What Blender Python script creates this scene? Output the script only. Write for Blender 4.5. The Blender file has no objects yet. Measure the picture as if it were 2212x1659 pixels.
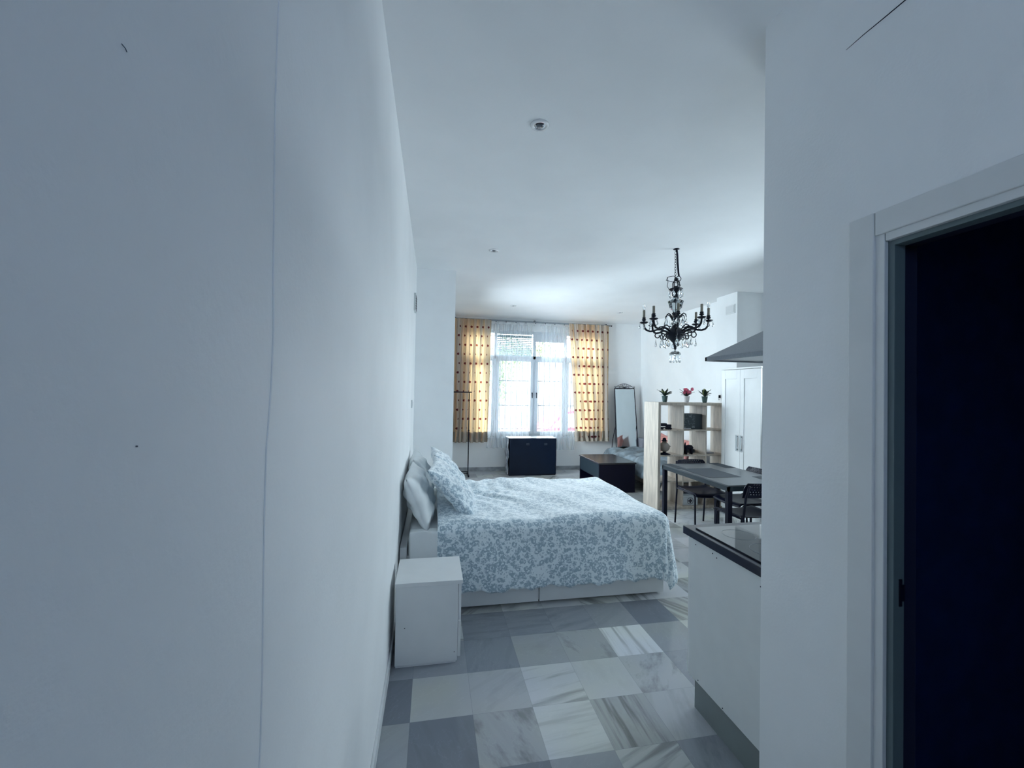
import bpy, bmesh, math, random
from mathutils import Vector, Matrix, Euler
R = random.Random(7)
S = bpy.context.scene
COL = S.collection
pi = math.pi

# ---------------------------------------------------------------- camera
YAW, PIT, ROL, FPX, EYE = .18719, .0151, .01793, 903.1, 1.6
fw = Vector((math.sin(YAW) * math.cos(PIT), math.cos(YAW) * math.cos(PIT), math.sin(PIT)))
rt0 = Vector((math.cos(YAW), -math.sin(YAW), 0)); up0 = rt0.cross(fw)
rt = math.cos(ROL) * rt0 + math.sin(ROL) * up0
up = -math.sin(ROL) * rt0 + math.cos(ROL) * up0
cd = bpy.data.cameras.new('camera'); cam = bpy.data.objects.new('camera', cd); COL.objects.link(cam)
M3 = Matrix((rt, up, -fw)).transposed()
cam.matrix_world = Matrix.Translation((0, 0, EYE)) @ M3.to_4x4()
cd.sensor_fit = 'HORIZONTAL'; cd.sensor_width = 36; cd.lens = 36 * FPX / 2212
cd.clip_start = .02; cd.clip_end = 300
S.camera = cam

# ---------------------------------------------------------------- world, light, exposure
SKY = 17
w = bpy.data.worlds.new('daylight'); S.world = w; w.use_nodes = True
bg = w.node_tree.nodes['Background']; bg.inputs[0].default_value = (.80, .905, 1.0, 1); bg.inputs[1].default_value = SKY
S.view_settings.view_transform = 'Standard'; S.view_settings.look = 'None'
S.view_settings.exposure = 0.92; S.view_settings.gamma = 1.0; S.view_settings.use_curve_mapping = False
S.cycles.max_bounces = 14; S.cycles.diffuse_bounces = 9; S.cycles.glossy_bounces = 4
S.cycles.transparent_max_bounces = 24; S.cycles.transmission_bounces = 8
S.cycles.sample_clamp_indirect = 6
S.cycles.caustics_refractive = False; S.cycles.caustics_reflective = False
S.cycles.use_denoising = True

def portal(name, loc, rot, sx, sy):
    l = bpy.data.lights.new(name, 'AREA'); l.shape = 'RECTANGLE'; l.size = sx; l.size_y = sy
    l.cycles.is_portal = True
    o = bpy.data.objects.new(name, l); COL.objects.link(o); o.location = loc; o.rotation_euler = rot
portal('window_portal', (1.98, 8.52, 1.75), (-pi/2, 0, 0), 2.95, 2.3)

# ---------------------------------------------------------------- helpers: nodes
def lin(c):
    return tuple((v/12.92 if v <= .04045 else ((v+.055)/1.055)**2.4) for v in c)
def rgb(r, g, b): return (*lin((r/255, g/255, b/255)), 1)

def newmat(name):
    m = bpy.data.materials.new(name); m.use_nodes = True
    nt = m.node_tree
    return m, nt, nt.nodes['Principled BSDF']
def N(nt, kind, **kw):
    n = nt.nodes.new(kind)
    for k, v in kw.items():
        if k.startswith('i_'):
            n.inputs[k[2:].replace('_', ' ')].default_value = v
        else: setattr(n, k, v)
    return n
def mth(nt, op, a, b=None, c=None, clamp=False):
    n = nt.nodes.new('ShaderNodeMath'); n.operation = op; n.use_clamp = clamp
    for i, v in enumerate((a, b, c)):
        if v is None: continue
        if isinstance(v, (int, float)): n.inputs[i].default_value = v
        else: nt.links.new(v, n.inputs[i])
    return n.outputs[0]
def mixc(nt, f, a, b):
    n = nt.nodes.new('ShaderNodeMix'); n.data_type = 'RGBA'
    for i, v in ((0, f), (6, a), (7, b)):
        if isinstance(v, (int, float)): n.inputs[i].default_value = v
        elif isinstance(v, tuple): n.inputs[i].default_value = v
        else: nt.links.new(v, n.inputs[i])
    return n.outputs[2]
def ramp(nt, f, lo, hi):
    n = nt.nodes.new('ShaderNodeMapRange'); n.inputs[1].default_value = lo; n.inputs[2].default_value = hi
    n.interpolation_type = 'SMOOTHSTEP'
    nt.links.new(f, n.inputs[0]); return n.outputs[0]
def objco(nt): return nt.nodes.new('ShaderNodeTexCoord').outputs['Object']
def noise(nt, vec, scale, detail=3, rough=.5):
    n = N(nt, 'ShaderNodeTexNoise'); n.inputs['Scale'].default_value = scale; n.inputs['Detail'].default_value = detail
    n.inputs['Roughness'].default_value = rough
    nt.links.new(vec, n.inputs['Vector']); return n.outputs['Fac']
def bump(nt, b, h, strength, dist=.01):
    n = nt.nodes.new('ShaderNodeBump'); n.inputs['Strength'].default_value = strength; n.inputs['Distance'].default_value = dist
    nt.links.new(h, n.inputs['Height']); nt.links.new(n.outputs[0], b.inputs['Normal'])
MATS = {}
def mat(name, col, rough=.5, metal=0, spec=.5, var=0.0, vs=8, bmp=0, bs=60, coat=0, stretch=None, bd=.01):
    """plain surface: base colour with a little noise variation and optional bump"""
    if name in MATS: return MATS[name]
    m, nt, b = newmat(name)
    b.inputs['Base Color'].default_value = col; b.inputs['Roughness'].default_value = rough
    b.inputs['Metallic'].default_value = metal; b.inputs['Specular IOR Level'].default_value = spec
    b.inputs['Coat Weight'].default_value = coat
    co = objco(nt)
    if stretch:
        mp = nt.nodes.new('ShaderNodeMapping'); mp.inputs['Scale'].default_value = stretch
        nt.links.new(co, mp.inputs[0]); co = mp.outputs[0]
    if var or True:
        v = var or .03
        f = noise(nt, co, vs, 5)
        f = ramp(nt, f, .3, .7)
        d = tuple(c*(1-v) for c in col[:3]) + (1,); u = tuple(min(1, c*(1+v)) for c in col[:3]) + (1,)
        nt.links.new(mixc(nt, f, d, u), b.inputs['Base Color'])
    if bmp: bump(nt, b, noise(nt, co, bs, 4), bmp, bd)
    MATS[name] = m
    return m

# ---------------------------------------------------------------- helpers: meshes
def box(bm, x0, x1, y0, y1, z0, z1, bev=0, seg=2):
    vs = [bm.verts.new((x, y, z)) for z in (z0, z1) for y in (y0, y1) for x in (x0, x1)]
    fs = [(0, 2, 3, 1), (4, 5, 7, 6), (0, 1, 5, 4), (2, 6, 7, 3), (0, 4, 6, 2), (1, 3, 7, 5)]
    F = [bm.faces.new([vs[i] for i in f]) for f in fs]
    if bev:
        es = list({e for f in F for e in f.edges})
        bmesh.ops.bevel(bm, geom=es, offset=bev, segments=seg, affect='EDGES', profile=.5)
    return bm
def ring(bm, c, u, v, r, n, ph=0):
    return [bm.verts.new(c + u*(r*math.cos(2*pi*i/n+ph)) + v*(r*math.sin(2*pi*i/n+ph))) for i in range(n)]
def tube(bm, pts, r, n=8, closed=False, cap=True):
    pts = [Vector(p) for p in pts]; k = len(pts)
    rs = r if isinstance(r, (list, tuple)) else [r]*k
    rings = []; pu = None
    for i, p in enumerate(pts):
        if closed: t = pts[(i+1) % k] - pts[i-1]
        else: t = pts[min(i+1, k-1)] - pts[max(i-1, 0)]
        if t.length < 1e-9: t = Vector((0, 0, 1))
        t.normalize()
        a = pu if pu is not None else (Vector((0, 0, 1)) if abs(t.z) < .9 else Vector((1, 0, 0)))
        u = (a - t*a.dot(t))
        if u.length < 1e-6: u = t.orthogonal()
        u.normalize(); pu = u
        rings.append(ring(bm, p, u, t.cross(u), rs[i], n, pi/4 if n == 4 else 0))
    m = k if closed else k-1
    for i in range(m):
        a, b = rings[i], rings[(i+1) % k]
        for j in range(n):
            bm.faces.new((a[j], a[(j+1) % n], b[(j+1) % n], b[j]))
    if cap and not closed:
        bm.faces.new(rings[0][::-1]); bm.faces.new(rings[-1])
    return bm
def lathe(bm, prof, c=(0, 0, 0), n=20, capb=True, capt=True, sx=1, sy=1):
    """profile [(radius, z)...] turned about a vertical axis through c"""
    c = Vector(c); rings = []
    for r, z in prof:
        rings.append([bm.verts.new(c + Vector((max(r, 1e-4)*math.cos(2*pi*i/n)*sx, max(r, 1e-4)*math.sin(2*pi*i/n)*sy, z))) for i in range(n)])
    for a, b in zip(rings, rings[1:]):
        for j in range(n): bm.faces.new((a[j], a[(j+1) % n], b[(j+1) % n], b[j]))
    if capb: bm.faces.new(rings[0][::-1])
    if capt: bm.faces.new(rings[-1])
    return bm
def grid(bm, nu, nv, fn, uvfn=None):
    V = [[bm.verts.new(fn(i/nu, j/nv)) for j in range(nv+1)] for i in range(nu+1)]
    uvl = bm.loops.layers.uv.verify() if uvfn else None
    for i in range(nu):
        for j in range(nv):
            idx = ((i, j), (i+1, j), (i+1, j+1), (i, j+1))
            f = bm.faces.new([V[a][b] for a, b in idx])
            if uvfn:
                for l, (a, b) in zip(f.loops, idx): l[uvl].uv = uvfn(a/nu, b/nv)
    return bm
def arc(c, r, a0, a1, n, plane='xz'):
    out = []
    for i in range(n+1):
        a = a0 + (a1-a0)*i/n; p, q = r*math.cos(a), r*math.sin(a)
        out.append({'xz': (c[0]+p, c[1], c[2]+q), 'yz': (c[0], c[1]+p, c[2]+q), 'xy': (c[0]+p, c[1]+q, c[2])}[plane])
    return out
def wloc(o):
    v = Vector((0, 0, 0))
    while o is not None:
        v += o.location; o = o.parent
    return v
def obj(name, bm, m, parent=None, smooth=False, local=False, at=None, label=None, **props):
    """link a bmesh as ONE object. World coordinates unless local; the parent's location is taken off."""
    if parent is not None and not local: bmesh.ops.translate(bm, verts=bm.verts, vec=-wloc(parent))
    if at is not None: bmesh.ops.translate(bm, verts=bm.verts, vec=-Vector(at))
    bmesh.ops.recalc_face_normals(bm, faces=bm.faces)
    me = bpy.data.meshes.new(name); bm.to_mesh(me); bm.free()
    if smooth:
        for p in me.polygons: p.use_smooth = True
    o = bpy.data.objects.new(name, me); COL.objects.link(o)
    if m: me.materials.append(m)
    if parent is not None: o.parent = parent
    if at is not None: o.location = at
    if label: o['label'] = label
    for k, v in props.items(): o[k] = v
    return o
def autosm(o, ang=.6):
    me = o.data
    for p in me.polygons: p.use_smooth = True
    me.set_sharp_from_angle(angle=ang)
    return o
def B(): return bmesh.new()
def bx(*a, **k): return box(B(), *a, **k)
def thing(name, label, cat, loc=(0, 0, 0), rz=0, group=None):
    o = bpy.data.objects.new(name, None); COL.objects.link(o); o.location = loc; o.rotation_euler = (0, 0, rz)
    o.empty_display_size = .1
    o['label'] = label; o['category'] = cat
    if group: o['group'] = group
    return o
def tag(o, label, cat, group=None):
    o['label'] = label; o['category'] = cat
    if group: o['group'] = group
    return o
def struct(name, bm, m, parent=None, **k):
    o = obj(name, bm, m, parent, **k)
    if parent is None: o['kind'] = 'structure'
    return o
def dup(root, loc, rz=0, label=None):
    def cp(o, par):
        c = o.copy(); COL.objects.link(c)
        if par is not None: c.parent = par
        for ch in list(o.children): cp(ch, c)
        return c
    r = cp(root, None); r.location = loc; r.rotation_euler = (0, 0, rz)
    if label: r['label'] = label
    return r

# ---------------------------------------------------------------- materials
wall_m = mat('wall_paint', (.86, .87, .875, 1), .62, spec=.3, var=.02, vs=3, bmp=.12, bs=90, bd=.004)
ceil_m = mat('ceiling_paint', (.86, .865, .87, 1), .7, spec=.25, var=.02, vs=2, bmp=.08, bs=60, bd=.004)
trim_m = mat('painted_trim', (.70, .71, .71, 1), .45, var=.02)
white_l = mat('white_laminate', (.78, .79, .79, 1), .35, var=.015)
black_m = mat('black_lacquer', (.003, .005, .020, 1), .4, spec=.22, var=.1)
blackmet = mat('black_metal', (.003, .004, .016, 1), .45, spec=.22, var=.1)
iron_m = mat('dark_bronze', (.004, .007, .018, 1), .5, metal=.0, spec=.3, var=.3, vs=30, bmp=.3, bs=120)
oak_m = mat('pale_oak', (.50, .435, .37, 1), .5, var=.16, vs=5, stretch=(6, 6, .8), bmp=.05, bs=20)
oak_d = mat('oak_edge', (.17, .15, .15, 1), .5, var=.12, vs=5, stretch=(6, 6, .8))
steel_m = mat('brushed_steel', (.20, .22, .25, 1), .32, metal=.85, var=.05, vs=4, stretch=(1, 30, 30))
room_shade_m = mat('unlit_room_shade', (.010, .045, .19, 1), .8, var=.1)  # darkness of the unlit room put into its wall colour
chrome_m = mat('chrome', (.75, .77, .8, 1), .12, metal=1)
pvc_m = mat('window_pvc', (.66, .70, .74, 1), .35, var=.01)

def floor_mat():
    m, nt, b = newmat('marble_tiles')
    at = N(nt, 'ShaderNodeAttribute', attribute_name='tile'); at.attribute_type = 'GEOMETRY'
    sp = nt.nodes.new('ShaderNodeSeparateColor'); nt.links.new(at.outputs['Color'], sp.inputs[0])
    br, ty, an = sp.outputs[0], sp.outputs[1], sp.outputs[2]; mo = at.outputs['Alpha']
    co = objco(nt); sx = nt.nodes.new('ShaderNodeSeparateXYZ'); nt.links.new(co, sx.inputs[0])
    X, Y = sx.outputs[0], sx.outputs[1]
    a = mth(nt, 'MULTIPLY', an, pi); ca, sa = mth(nt, 'COSINE', a), mth(nt, 'SINE', a)
    u = mth(nt, 'ADD', mth(nt, 'MULTIPLY', X, ca), mth(nt, 'MULTIPLY', Y, sa))
    v = mth(nt, 'SUBTRACT', mth(nt, 'MULTIPLY', Y, ca), mth(nt, 'MULTIPLY', X, sa))
    cb = nt.nodes.new('ShaderNodeCombineXYZ')
    nt.links.new(mth(nt, 'MULTIPLY', u, 1.6), cb.inputs[0]); nt.links.new(mth(nt, 'MULTIPLY', v, 20), cb.inputs[1])
    nt.links.new(mth(nt, 'ADD', mth(nt, 'MULTIPLY', br, 37), mth(nt, 'MULTIPLY', an, 19)), cb.inputs[2])
    st = noise(nt, cb.outputs[0], 1.0, 3, .55)
    cb2 = nt.nodes.new('ShaderNodeCombineXYZ')
    nt.links.new(mth(nt, 'MULTIPLY', u, 5), cb2.inputs[0]); nt.links.new(mth(nt, 'MULTIPLY', v, 11), cb2.inputs[1])
    nt.links.new(mth(nt, 'MULTIPLY', br, 91), cb2.inputs[2])
    bl = noise(nt, cb2.outputs[0], 1.0, 4, .6)
    stripe = mth(nt, 'MULTIPLY', ramp(nt, st, .46, .66), ty)
    blot = mth(nt, 'MULTIPLY', ramp(nt, bl, .48, .72), mo)
    vein = mth(nt, 'MULTIPLY', ramp(nt, mth(nt, 'ABSOLUTE', mth(nt, 'SUBTRACT', bl, .5)), .010, .0), .07)
    val = mth(nt, 'MULTIPLY', br, mth(nt, 'SUBTRACT', 1, mth(nt, 'MULTIPLY', mth(nt, 'ADD', stripe, blot), .55, None, True)))
    val = mth(nt, 'ADD', val, mth(nt, 'MULTIPLY', vein, .35))
    warm = ramp(nt, noise(nt, co, 1.7, 2), .4, .65)
    cbase = mixc(nt, warm, (.92, .95, 1.0, 1), (.97, 1.0, .94, 1))
    mx = nt.nodes.new('ShaderNodeMix'); mx.data_type = 'RGBA'; mx.blend_type = 'MULTIPLY'; mx.inputs[0].default_value = 1
    g = nt.nodes.new('ShaderNodeCombineColor')
    for i in range(3): nt.links.new(val, g.inputs[i])
    nt.links.new(mixc(nt, ramp(nt, br, .45, .2), cbase, (.86, .95, 1.12, 1)), mx.inputs[6]); nt.links.new(g.outputs[0], mx.inputs[7])
    # thin grout lines at the tile borders
    def seam(c, o, p):
        f = mth(nt, 'FRACT', mth(nt, 'DIVIDE', mth(nt, 'SUBTRACT', c, o), p))
        return mth(nt, 'MULTIPLY', mth(nt, 'MINIMUM', f, mth(nt, 'SUBTRACT', 1, f)), p)
    dd = mth(nt, 'MINIMUM', seam(X, TX0, TP), seam(Y, TY0, TQ))
    gr = ramp(nt, dd, .0018, .0005)
    nt.links.new(mixc(nt, mth(nt, 'MULTIPLY', gr, .35), mx.outputs[2], (.12, .14, .16, 1)), b.inputs['Base Color'])
    b.inputs['Roughness'].default_value = .16; b.inputs['Specular IOR Level'].default_value = .5
    bump(nt, b, noise(nt, co, 2.5, 2), .05, .01)
    return m
TX0, TP, TY0, TQ = -.0755, .3025, .539, .3075
marble_m = floor_mat()

def floral_mat(name, bgc, fgc, scale):
    m, nt, b = newmat(name)
    co = objco(nt)
    nz = N(nt, 'ShaderNodeTexNoise'); nz.inputs['Scale'].default_value = scale*1.6; nt.links.new(co, nz.inputs['Vector'])
    ad = nt.nodes.new('ShaderNodeVectorMath'); ad.operation = 'MULTIPLY_ADD'
    nt.links.new(nz.outputs['Color'], ad.inputs[0]); ad.inputs[1].default_value = (.035, .035, .035); nt.links.new(co, ad.inputs[2])
    v1 = N(nt, 'ShaderNodeTexVoronoi'); v1.inputs['Scale'].default_value = scale; v1.inputs['Randomness'].default_value = .8
    nt.links.new(ad.outputs[0], v1.inputs['Vector'])
    d = v1.outputs['Distance']
    rg = mth(nt, 'MULTIPLY', ramp(nt, d, .16, .22), ramp(nt, d, .56, .48))
    v2 = N(nt, 'ShaderNodeTexVoronoi'); v2.inputs['Scale'].default_value = scale*2.1; nt.links.new(ad.outputs[0], v2.inputs['Vector'])
    blob = ramp(nt, v2.outputs['Distance'], .36, .28)
    fac = mth(nt, 'MAXIMUM', rg, mth(nt, 'MULTIPLY', blob, .8))
    sm = ramp(nt, noise(nt, co, scale*2.8, 3), .36, .5)
    fac = mth(nt, 'MULTIPLY', fac, mth(nt, 'ADD', mth(nt, 'MULTIPLY', sm, .65), .35))
    nt.links.new(mixc(nt, fac, bgc, fgc), b.inputs['Base Color'])
    b.inputs['Roughness'].default_value = .85; b.inputs['Sheen Weight'].default_value = 1.0; b.inputs['Sheen Roughness'].default_value = .45; b.inputs['Sheen Tint'].default_value = (1, 1, 1, 1)
    bump(nt, b, noise(nt, co, 14, 4), .25, .01)
    return m
duvet_m = floral_mat('floral_cotton', (.78, .86, .90, 1), (.34, .45, .53, 1), 26)
sheet_m = mat('white_cotton', (.74, .77, .78, 1), .85, var=.03, vs=5, bmp=.35, bs=9, bd=.02)

def curtain_mat(name, dots=True):
    m, nt, b = newmat(name)
    uv = nt.nodes.new('ShaderNodeTexCoord').outputs['UV']
    s = nt.nodes.new('ShaderNodeSeparateXYZ'); nt.links.new(uv, s.inputs[0]); U, V = s.outputs[0], s.outputs[1]
    PR, PC = .178, .21
    row = mth(nt, 'FLOOR', mth(nt, 'DIVIDE', V, PR))
    odd = mth(nt, 'MODULO', row, 2)
    uu = mth(nt, 'ADD', mth(nt, 'DIVIDE', U, PC), mth(nt, 'MULTIPLY', odd, .18))
    du = mth(nt, 'MULTIPLY', mth(nt, 'SUBTRACT', mth(nt, 'FRACT', uu), .5), PC)
    dv = mth(nt, 'MULTIPLY', mth(nt, 'SUBTRACT', mth(nt, 'FRACT', mth(nt, 'DIVIDE', V, PR)), .5), PR)
    dist = mth(nt, 'SQRT', mth(nt, 'ADD', mth(nt, 'MULTIPLY', mth(nt, 'MULTIPLY', du, du), .55), mth(nt, 'MULTIPLY', mth(nt, 'MULTIPLY', dv, dv), 1.2)))
    dot = ramp(nt, dist, .027, .021)
    # faint woven arc between two dots
    dv2 = mth(nt, 'ADD', dv, .062); d2 = mth(nt, 'SQRT', mth(nt, 'ADD', mth(nt, 'MULTIPLY', du, du), mth(nt, 'MULTIPLY', dv2, dv2)))
    arcf = mth(nt, 'MULTIPLY', ramp(nt, mth(nt, 'ABSOLUTE', mth(nt, 'SUBTRACT', d2, .03)), .006, .002), .25)
    base = mixc(nt, arcf, (.52, .48, .44, 1), (.32, .28, .26, 1))
    colr = mixc(nt, dot, base, (.10, .025, .035, 1))
    df = nt.nodes.new('ShaderNodeBsdfDiffuse'); tr = nt.nodes.new('ShaderNodeBsdfTranslucent')
    nt.links.new(colr, df.inputs[0])
    tcol = mixc(nt, dot, (1.0, .68, .34, 1), (.30, .06, .04, 1)); nt.links.new(tcol, tr.inputs[0])
    mx = nt.nodes.new('ShaderNodeMixShader'); cbn = nt.nodes.new('ShaderNodeCombineXYZ'); nt.links.new(mth(nt, 'MULTIPLY', U, 7), cbn.inputs[0]); nt.links.new(mth(nt, 'MULTIPLY', V, .35), cbn.inputs[1])
    glow_streak = ramp(nt, noise(nt, cbn.outputs[0], 1.0, 2), .40, .62)      # noise streaks in the translucency stand in for uneven backlit glow
    nt.links.new(mth(nt, 'ADD', .16, mth(nt, 'MULTIPLY', glow_streak, .5)), mx.inputs[0])
    nt.links.new(df.outputs[0], mx.inputs[1]); nt.links.new(tr.outputs[0], mx.inputs[2])
    nt.links.new(mx.outputs[0], nt.nodes['Material Output'].inputs[0])
    nt.nodes.remove(b)
    return m
curt_m = curtain_mat('dotted_curtain_cloth')
def sheer_mat():
    m, nt, b = newmat('sheer_voile')
    df = nt.nodes.new('ShaderNodeBsdfDiffuse'); df.inputs[0].default_value = (.82, .86, .9, 1)
    tr = nt.nodes.new('ShaderNodeBsdfTranslucent'); tr.inputs[0].default_value = (.85, .88, .92, 1)
    tp = nt.nodes.new('ShaderNodeBsdfTransparent')
    m1 = nt.nodes.new('ShaderNodeMixShader'); m1.inputs[0].default_value = .5
    nt.links.new(df.outputs[0], m1.inputs[1]); nt.links.new(tr.outputs[0], m1.inputs[2])
    m2 = nt.nodes.new('ShaderNodeMixShader')
    lw = nt.nodes.new('ShaderNodeLayerWeight'); lw.inputs[0].default_value = .35
    nt.links.new(ramp(nt, mth(nt, 'ADD', mth(nt, 'MULTIPLY', lw.outputs['Facing'], .7), .28), 0, 1), m2.inputs[0])
    nt.links.new(tp.outputs[0], m2.inputs[1]); nt.links.new(m1.outputs[0], m2.inputs[2])
    nt.links.new(m2.outputs[0], nt.nodes['Material Output'].inputs[0]); nt.nodes.remove(b)
    return m
sheer_m = sheer_mat()
def pane_mat(name='window_glass', tint=(.93, .96, .96, 1)):
    m, nt, b = newmat(name)
    tp = nt.nodes.new('ShaderNodeBsdfTransparent'); tp.inputs[0].default_value = tint
    gl = nt.nodes.new('ShaderNodeBsdfGlossy'); gl.inputs['Roughness'].default_value = .02
    fr = nt.nodes.new('ShaderNodeFresnel'); fr.inputs[0].default_value = 1.45
    mx = nt.nodes.new('ShaderNodeMixShader'); nt.links.new(fr.outputs[0], mx.inputs[0])
    nt.links.new(tp.outputs[0], mx.inputs[1]); nt.links.new(gl.outputs[0], mx.inputs[2])
    nt.links.new(mx.outputs[0], nt.nodes['Material Output'].inputs[0]); nt.nodes.remove(b)
    return m
pane_m = pane_mat()
def crystal_mat():
    m, nt, b = newmat('cut_crystal')
    b.inputs['Base Color'].default_value = (.92, .95, .97, 1); b.inputs['Roughness'].default_value = .03
    b.inputs['Transmission Weight'].default_value = 1; b.inputs['IOR'].default_value = 1.5
    return m
crystal_m = crystal_mat()

# ================================================================ THE ROOM
CZ = 3.04; LX = -.215; WY = 8.2; RX = 4.33
# floor with one marble tone per tile
def floor():
    bm = B(); cl = bm.loops.layers.float_color.new('tile')
    # columns c from TX0, rows r from TY0; (brightness, stripe, angle, blotch)
    K = {(-1, 4): (.36, .1, .2, .1), (0, 4): (.22, .1, .6, .15), (1, 4): (.42, .1, .62, .75), (2, 4): (.62, .35, .03, 0), (3, 4): (.42, 1, .5, .2), (4, 4): (.50, .2, .4, .2),
         (-1, 5): (.21, .1, .3, 0), (0, 5): (.46, 0, .2, .05), (1, 5): (.46, .1, .2, .2), (2, 5): (.60, .75, .06, 0), (3, 5): (.56, 0, .5, .1), (4, 5): (.50, .0, .3, .85),
         (-1, 6): (.30, 0, .1, .1), (0, 6): (.32, 0, .1, .1), (1, 6): (.28, .1, .4, .3), (2, 6): (.38, .0, .1, .15), (3, 6): (.40, 0, .6, .6), (4, 6): (.72, .7, .5, 0), (5, 6): (.36, 0, .4, .1),
         (1, 7): (.28, .2, .0, .2), (2, 7): (.30, .25, .03, .2), (3, 7): (.32, .2, .1, .3), (4, 7): (.33, .1, .2, .1), (5, 7): (.22, 0, .4, .1), (6, 7): (.50, .8, .68, 0),
         (1, 3): (.21, 0, .2, 0), (2, 3): (.34, 0, .2, .1), (3, 3): (.52, .9, .12, 0), (4, 3): (.33, .2, .4, .4), (0, 3): (.45, .1, .6, .1), (-1, 3): (.4, 0, .1, .1)}
    c0, c1, r0, r1 = -2, 18, -9, 26
    V = {}
    def vert(c, r):
        k = (c, r)
        if k not in V:
            V[k] = bm.verts.new((max(-.45, TX0 + c*TP), TY0 + r*TQ, 0))
        return V[k]
    for c in range(c0, c1):
        for r in range(r0, r1):
            f = bm.faces.new((vert(c, r), vert(c+1, r), vert(c+1, r+1), vert(c, r+1)))
            t = K.get((c, r))
            if t is None:
                t = (R.choice((.45, .5, .55, .6, .62, .36)) + R.uniform(-.03, .03), R.choice((0, 0, .3, .8)), R.random(), R.choice((0, .1, .3, .6)))
            for l in f.loops: l[cl] = t
    return bm
struct('floor', floor(), marble_m)
KY0, KY1, KZ0, KZ1 = 5.45, 6.85, .95, 2.25
lw = B()
box(lw, LX-.2, LX, .59, KY0, 0, CZ); box(lw, LX-.2, LX, KY1, WY+.2, 0, CZ); box(lw, LX-.2, LX, KY0, KY1, 0, KZ0); box(lw, LX-.2, LX, KY0, KY1, KZ1, CZ)
struct('wall_left', lw, wall_m)
def proud():
    bm = B()
    n = 40
    for a, b_ in ((0, n),):
        zs = [CZ*i/n for i in range(n+1)]
        yy = [.588 + .004*math.sin(i*.9) + .007*(1 if 20 < i < 23 else 0) for i in range(n+1)]
        F = [bm.verts.new((LX+.007, y, z)) for y, z in zip(yy, zs)]; G = [bm.verts.new((LX-.02, y, z)) for y, z in zip(yy, zs)]
        Hh = [bm.verts.new((LX+.007, -2.1, z)) for z in zs]
        for i in range(n):
            bm.faces.new((F[i], F[i+1], G[i+1], G[i])); bm.faces.new((Hh[i], Hh[i+1], F[i+1], F[i]))
    tube(bm, [(LX+.007, y, z) for y, z in zip(yy, zs)], .0016, 6)
    return bm
struct('wall_left_entry', proud(), wall_m)
struct('ceiling', bx(-.42, 4.9, -2.1, WY+.3, CZ, CZ+.15), ceil_m)
# window wall with its opening
OX0, OX1, OZ0, OZ1 = .62, 3.42, .68, 2.80
wb = B()
box(wb, -.42, OX0, WY, WY+.3, 0, CZ); box(wb, OX1, 4.9, WY, WY+.3, 0, CZ)
box(wb, OX0, OX1, WY, WY+.3, 0, OZ0); box(wb, OX0, OX1, WY, WY+.3, OZ1, CZ)
struct('wall_window', wb, wall_m)
struct('wall_right_far', bx(RX, RX+.2, 5.58, WY, 0, CZ), wall_m)
CY0, CY1, CZ0, CZ1 = 2.7, 4.4, 1.45, 2.1
kw = B()
box(kw, 4.56, 4.76, 1.2, CY0, 0, CZ); box(kw, 4.56, 4.76, CY1, 5.15, 0, CZ); box(kw, 4.56, 4.76, CY0, CY1, 0, CZ0); box(kw, 4.56, 4.76, CY0, CY1, CZ1, CZ)
struct('wall_right_near', kw, wall_m)
# unseen kitchen window added for fill light, round the corner from the camera
w4 = thing('window_fill_kitchen', 'narrow unseen window added at the kitchen corner for fill light', 'window', (4.66, 3.4, CZ0)); w4['kind'] = 'structure'
k4 = B()
for q in ((CY0, CY1, CZ0, CZ0+.03), (CY0, CY1, CZ1-.03, CZ1), (CY0, CY0+.03, CZ0+.03, CZ1-.03), (CY1-.03, CY1, CZ0+.03, CZ1-.03)):
    box(k4, 4.64, 4.69, q[0], q[1], q[2], q[3], bev=.004)
obj('window_frame', k4, pvc_m, w4)
obj('pane', bx(4.665, 4.67, CY0+.025, CY1-.025, CZ0+.025, CZ1-.025), pane_m, w4)
portal('kitchen_portal', (4.78, (CY0+CY1)/2, (CZ0+CZ1)/2), (0, pi/2, 0), CZ1-CZ0, CY1-CY0)
# unseen window added in the alcove behind the left pillar to light the far end
w3 = thing('window_fill_alcove', 'unseen white framed window added in the alcove for fill light', 'window', (LX-.1, 6.25, KZ0)); w3['kind'] = 'structure'
k3 = B()
for q in ((KY0, KY1, KZ0, KZ0+.05), (KY0, KY1, KZ1-.05, KZ1), (KY0, KY0+.05, KZ0+.05, KZ1-.05), (KY1-.05, KY1, KZ0+.05, KZ1-.05), (6.22, 6.28, KZ0+.05, KZ1-.05)):
    box(k3, LX-.13, LX-.07, q[0], q[1], q[2], q[3], bev=.004)
obj('window_frame', k3, pvc_m, w3)
obj('pane', bx(LX-.105, LX-.10, KY0+.045, KY1-.045, KZ0+.045, KZ1-.045), pane_m, w3)
portal('side_portal', (LX-.22, (KY0+KY1)/2, (KZ0+KZ1)/2), (0, -pi/2, 0), KZ1-KZ0, KY1-KY0)
struct('pillar_right', bx(4.165, 4.9, 5.15, 5.58, 0, CZ), wall_m)
struct('pillar_left', bx(LX, .25, 5.1, 5.36, 0, CZ), wall_m)
# corridor wall on the right with its door opening, its far end and the kitchen's back wall
CX = 1.255; CY = 1.41
DH = 2.045; DY1 = .968; DY0 = .14
cw = B()
box(cw, CX, CX+.10, DY1, CY, 0, CZ); box(cw, CX, CX+.10, DY0, DY1, DH, CZ); box(cw, CX, CX+.10, -2.1, DY0, 0, CZ)
struct('wall_corridor', cw, wall_m)
struct('wall_kitchen', bx(CX+.10, 4.76, CY-.12, CY, 0, CZ), wall_m)
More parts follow.
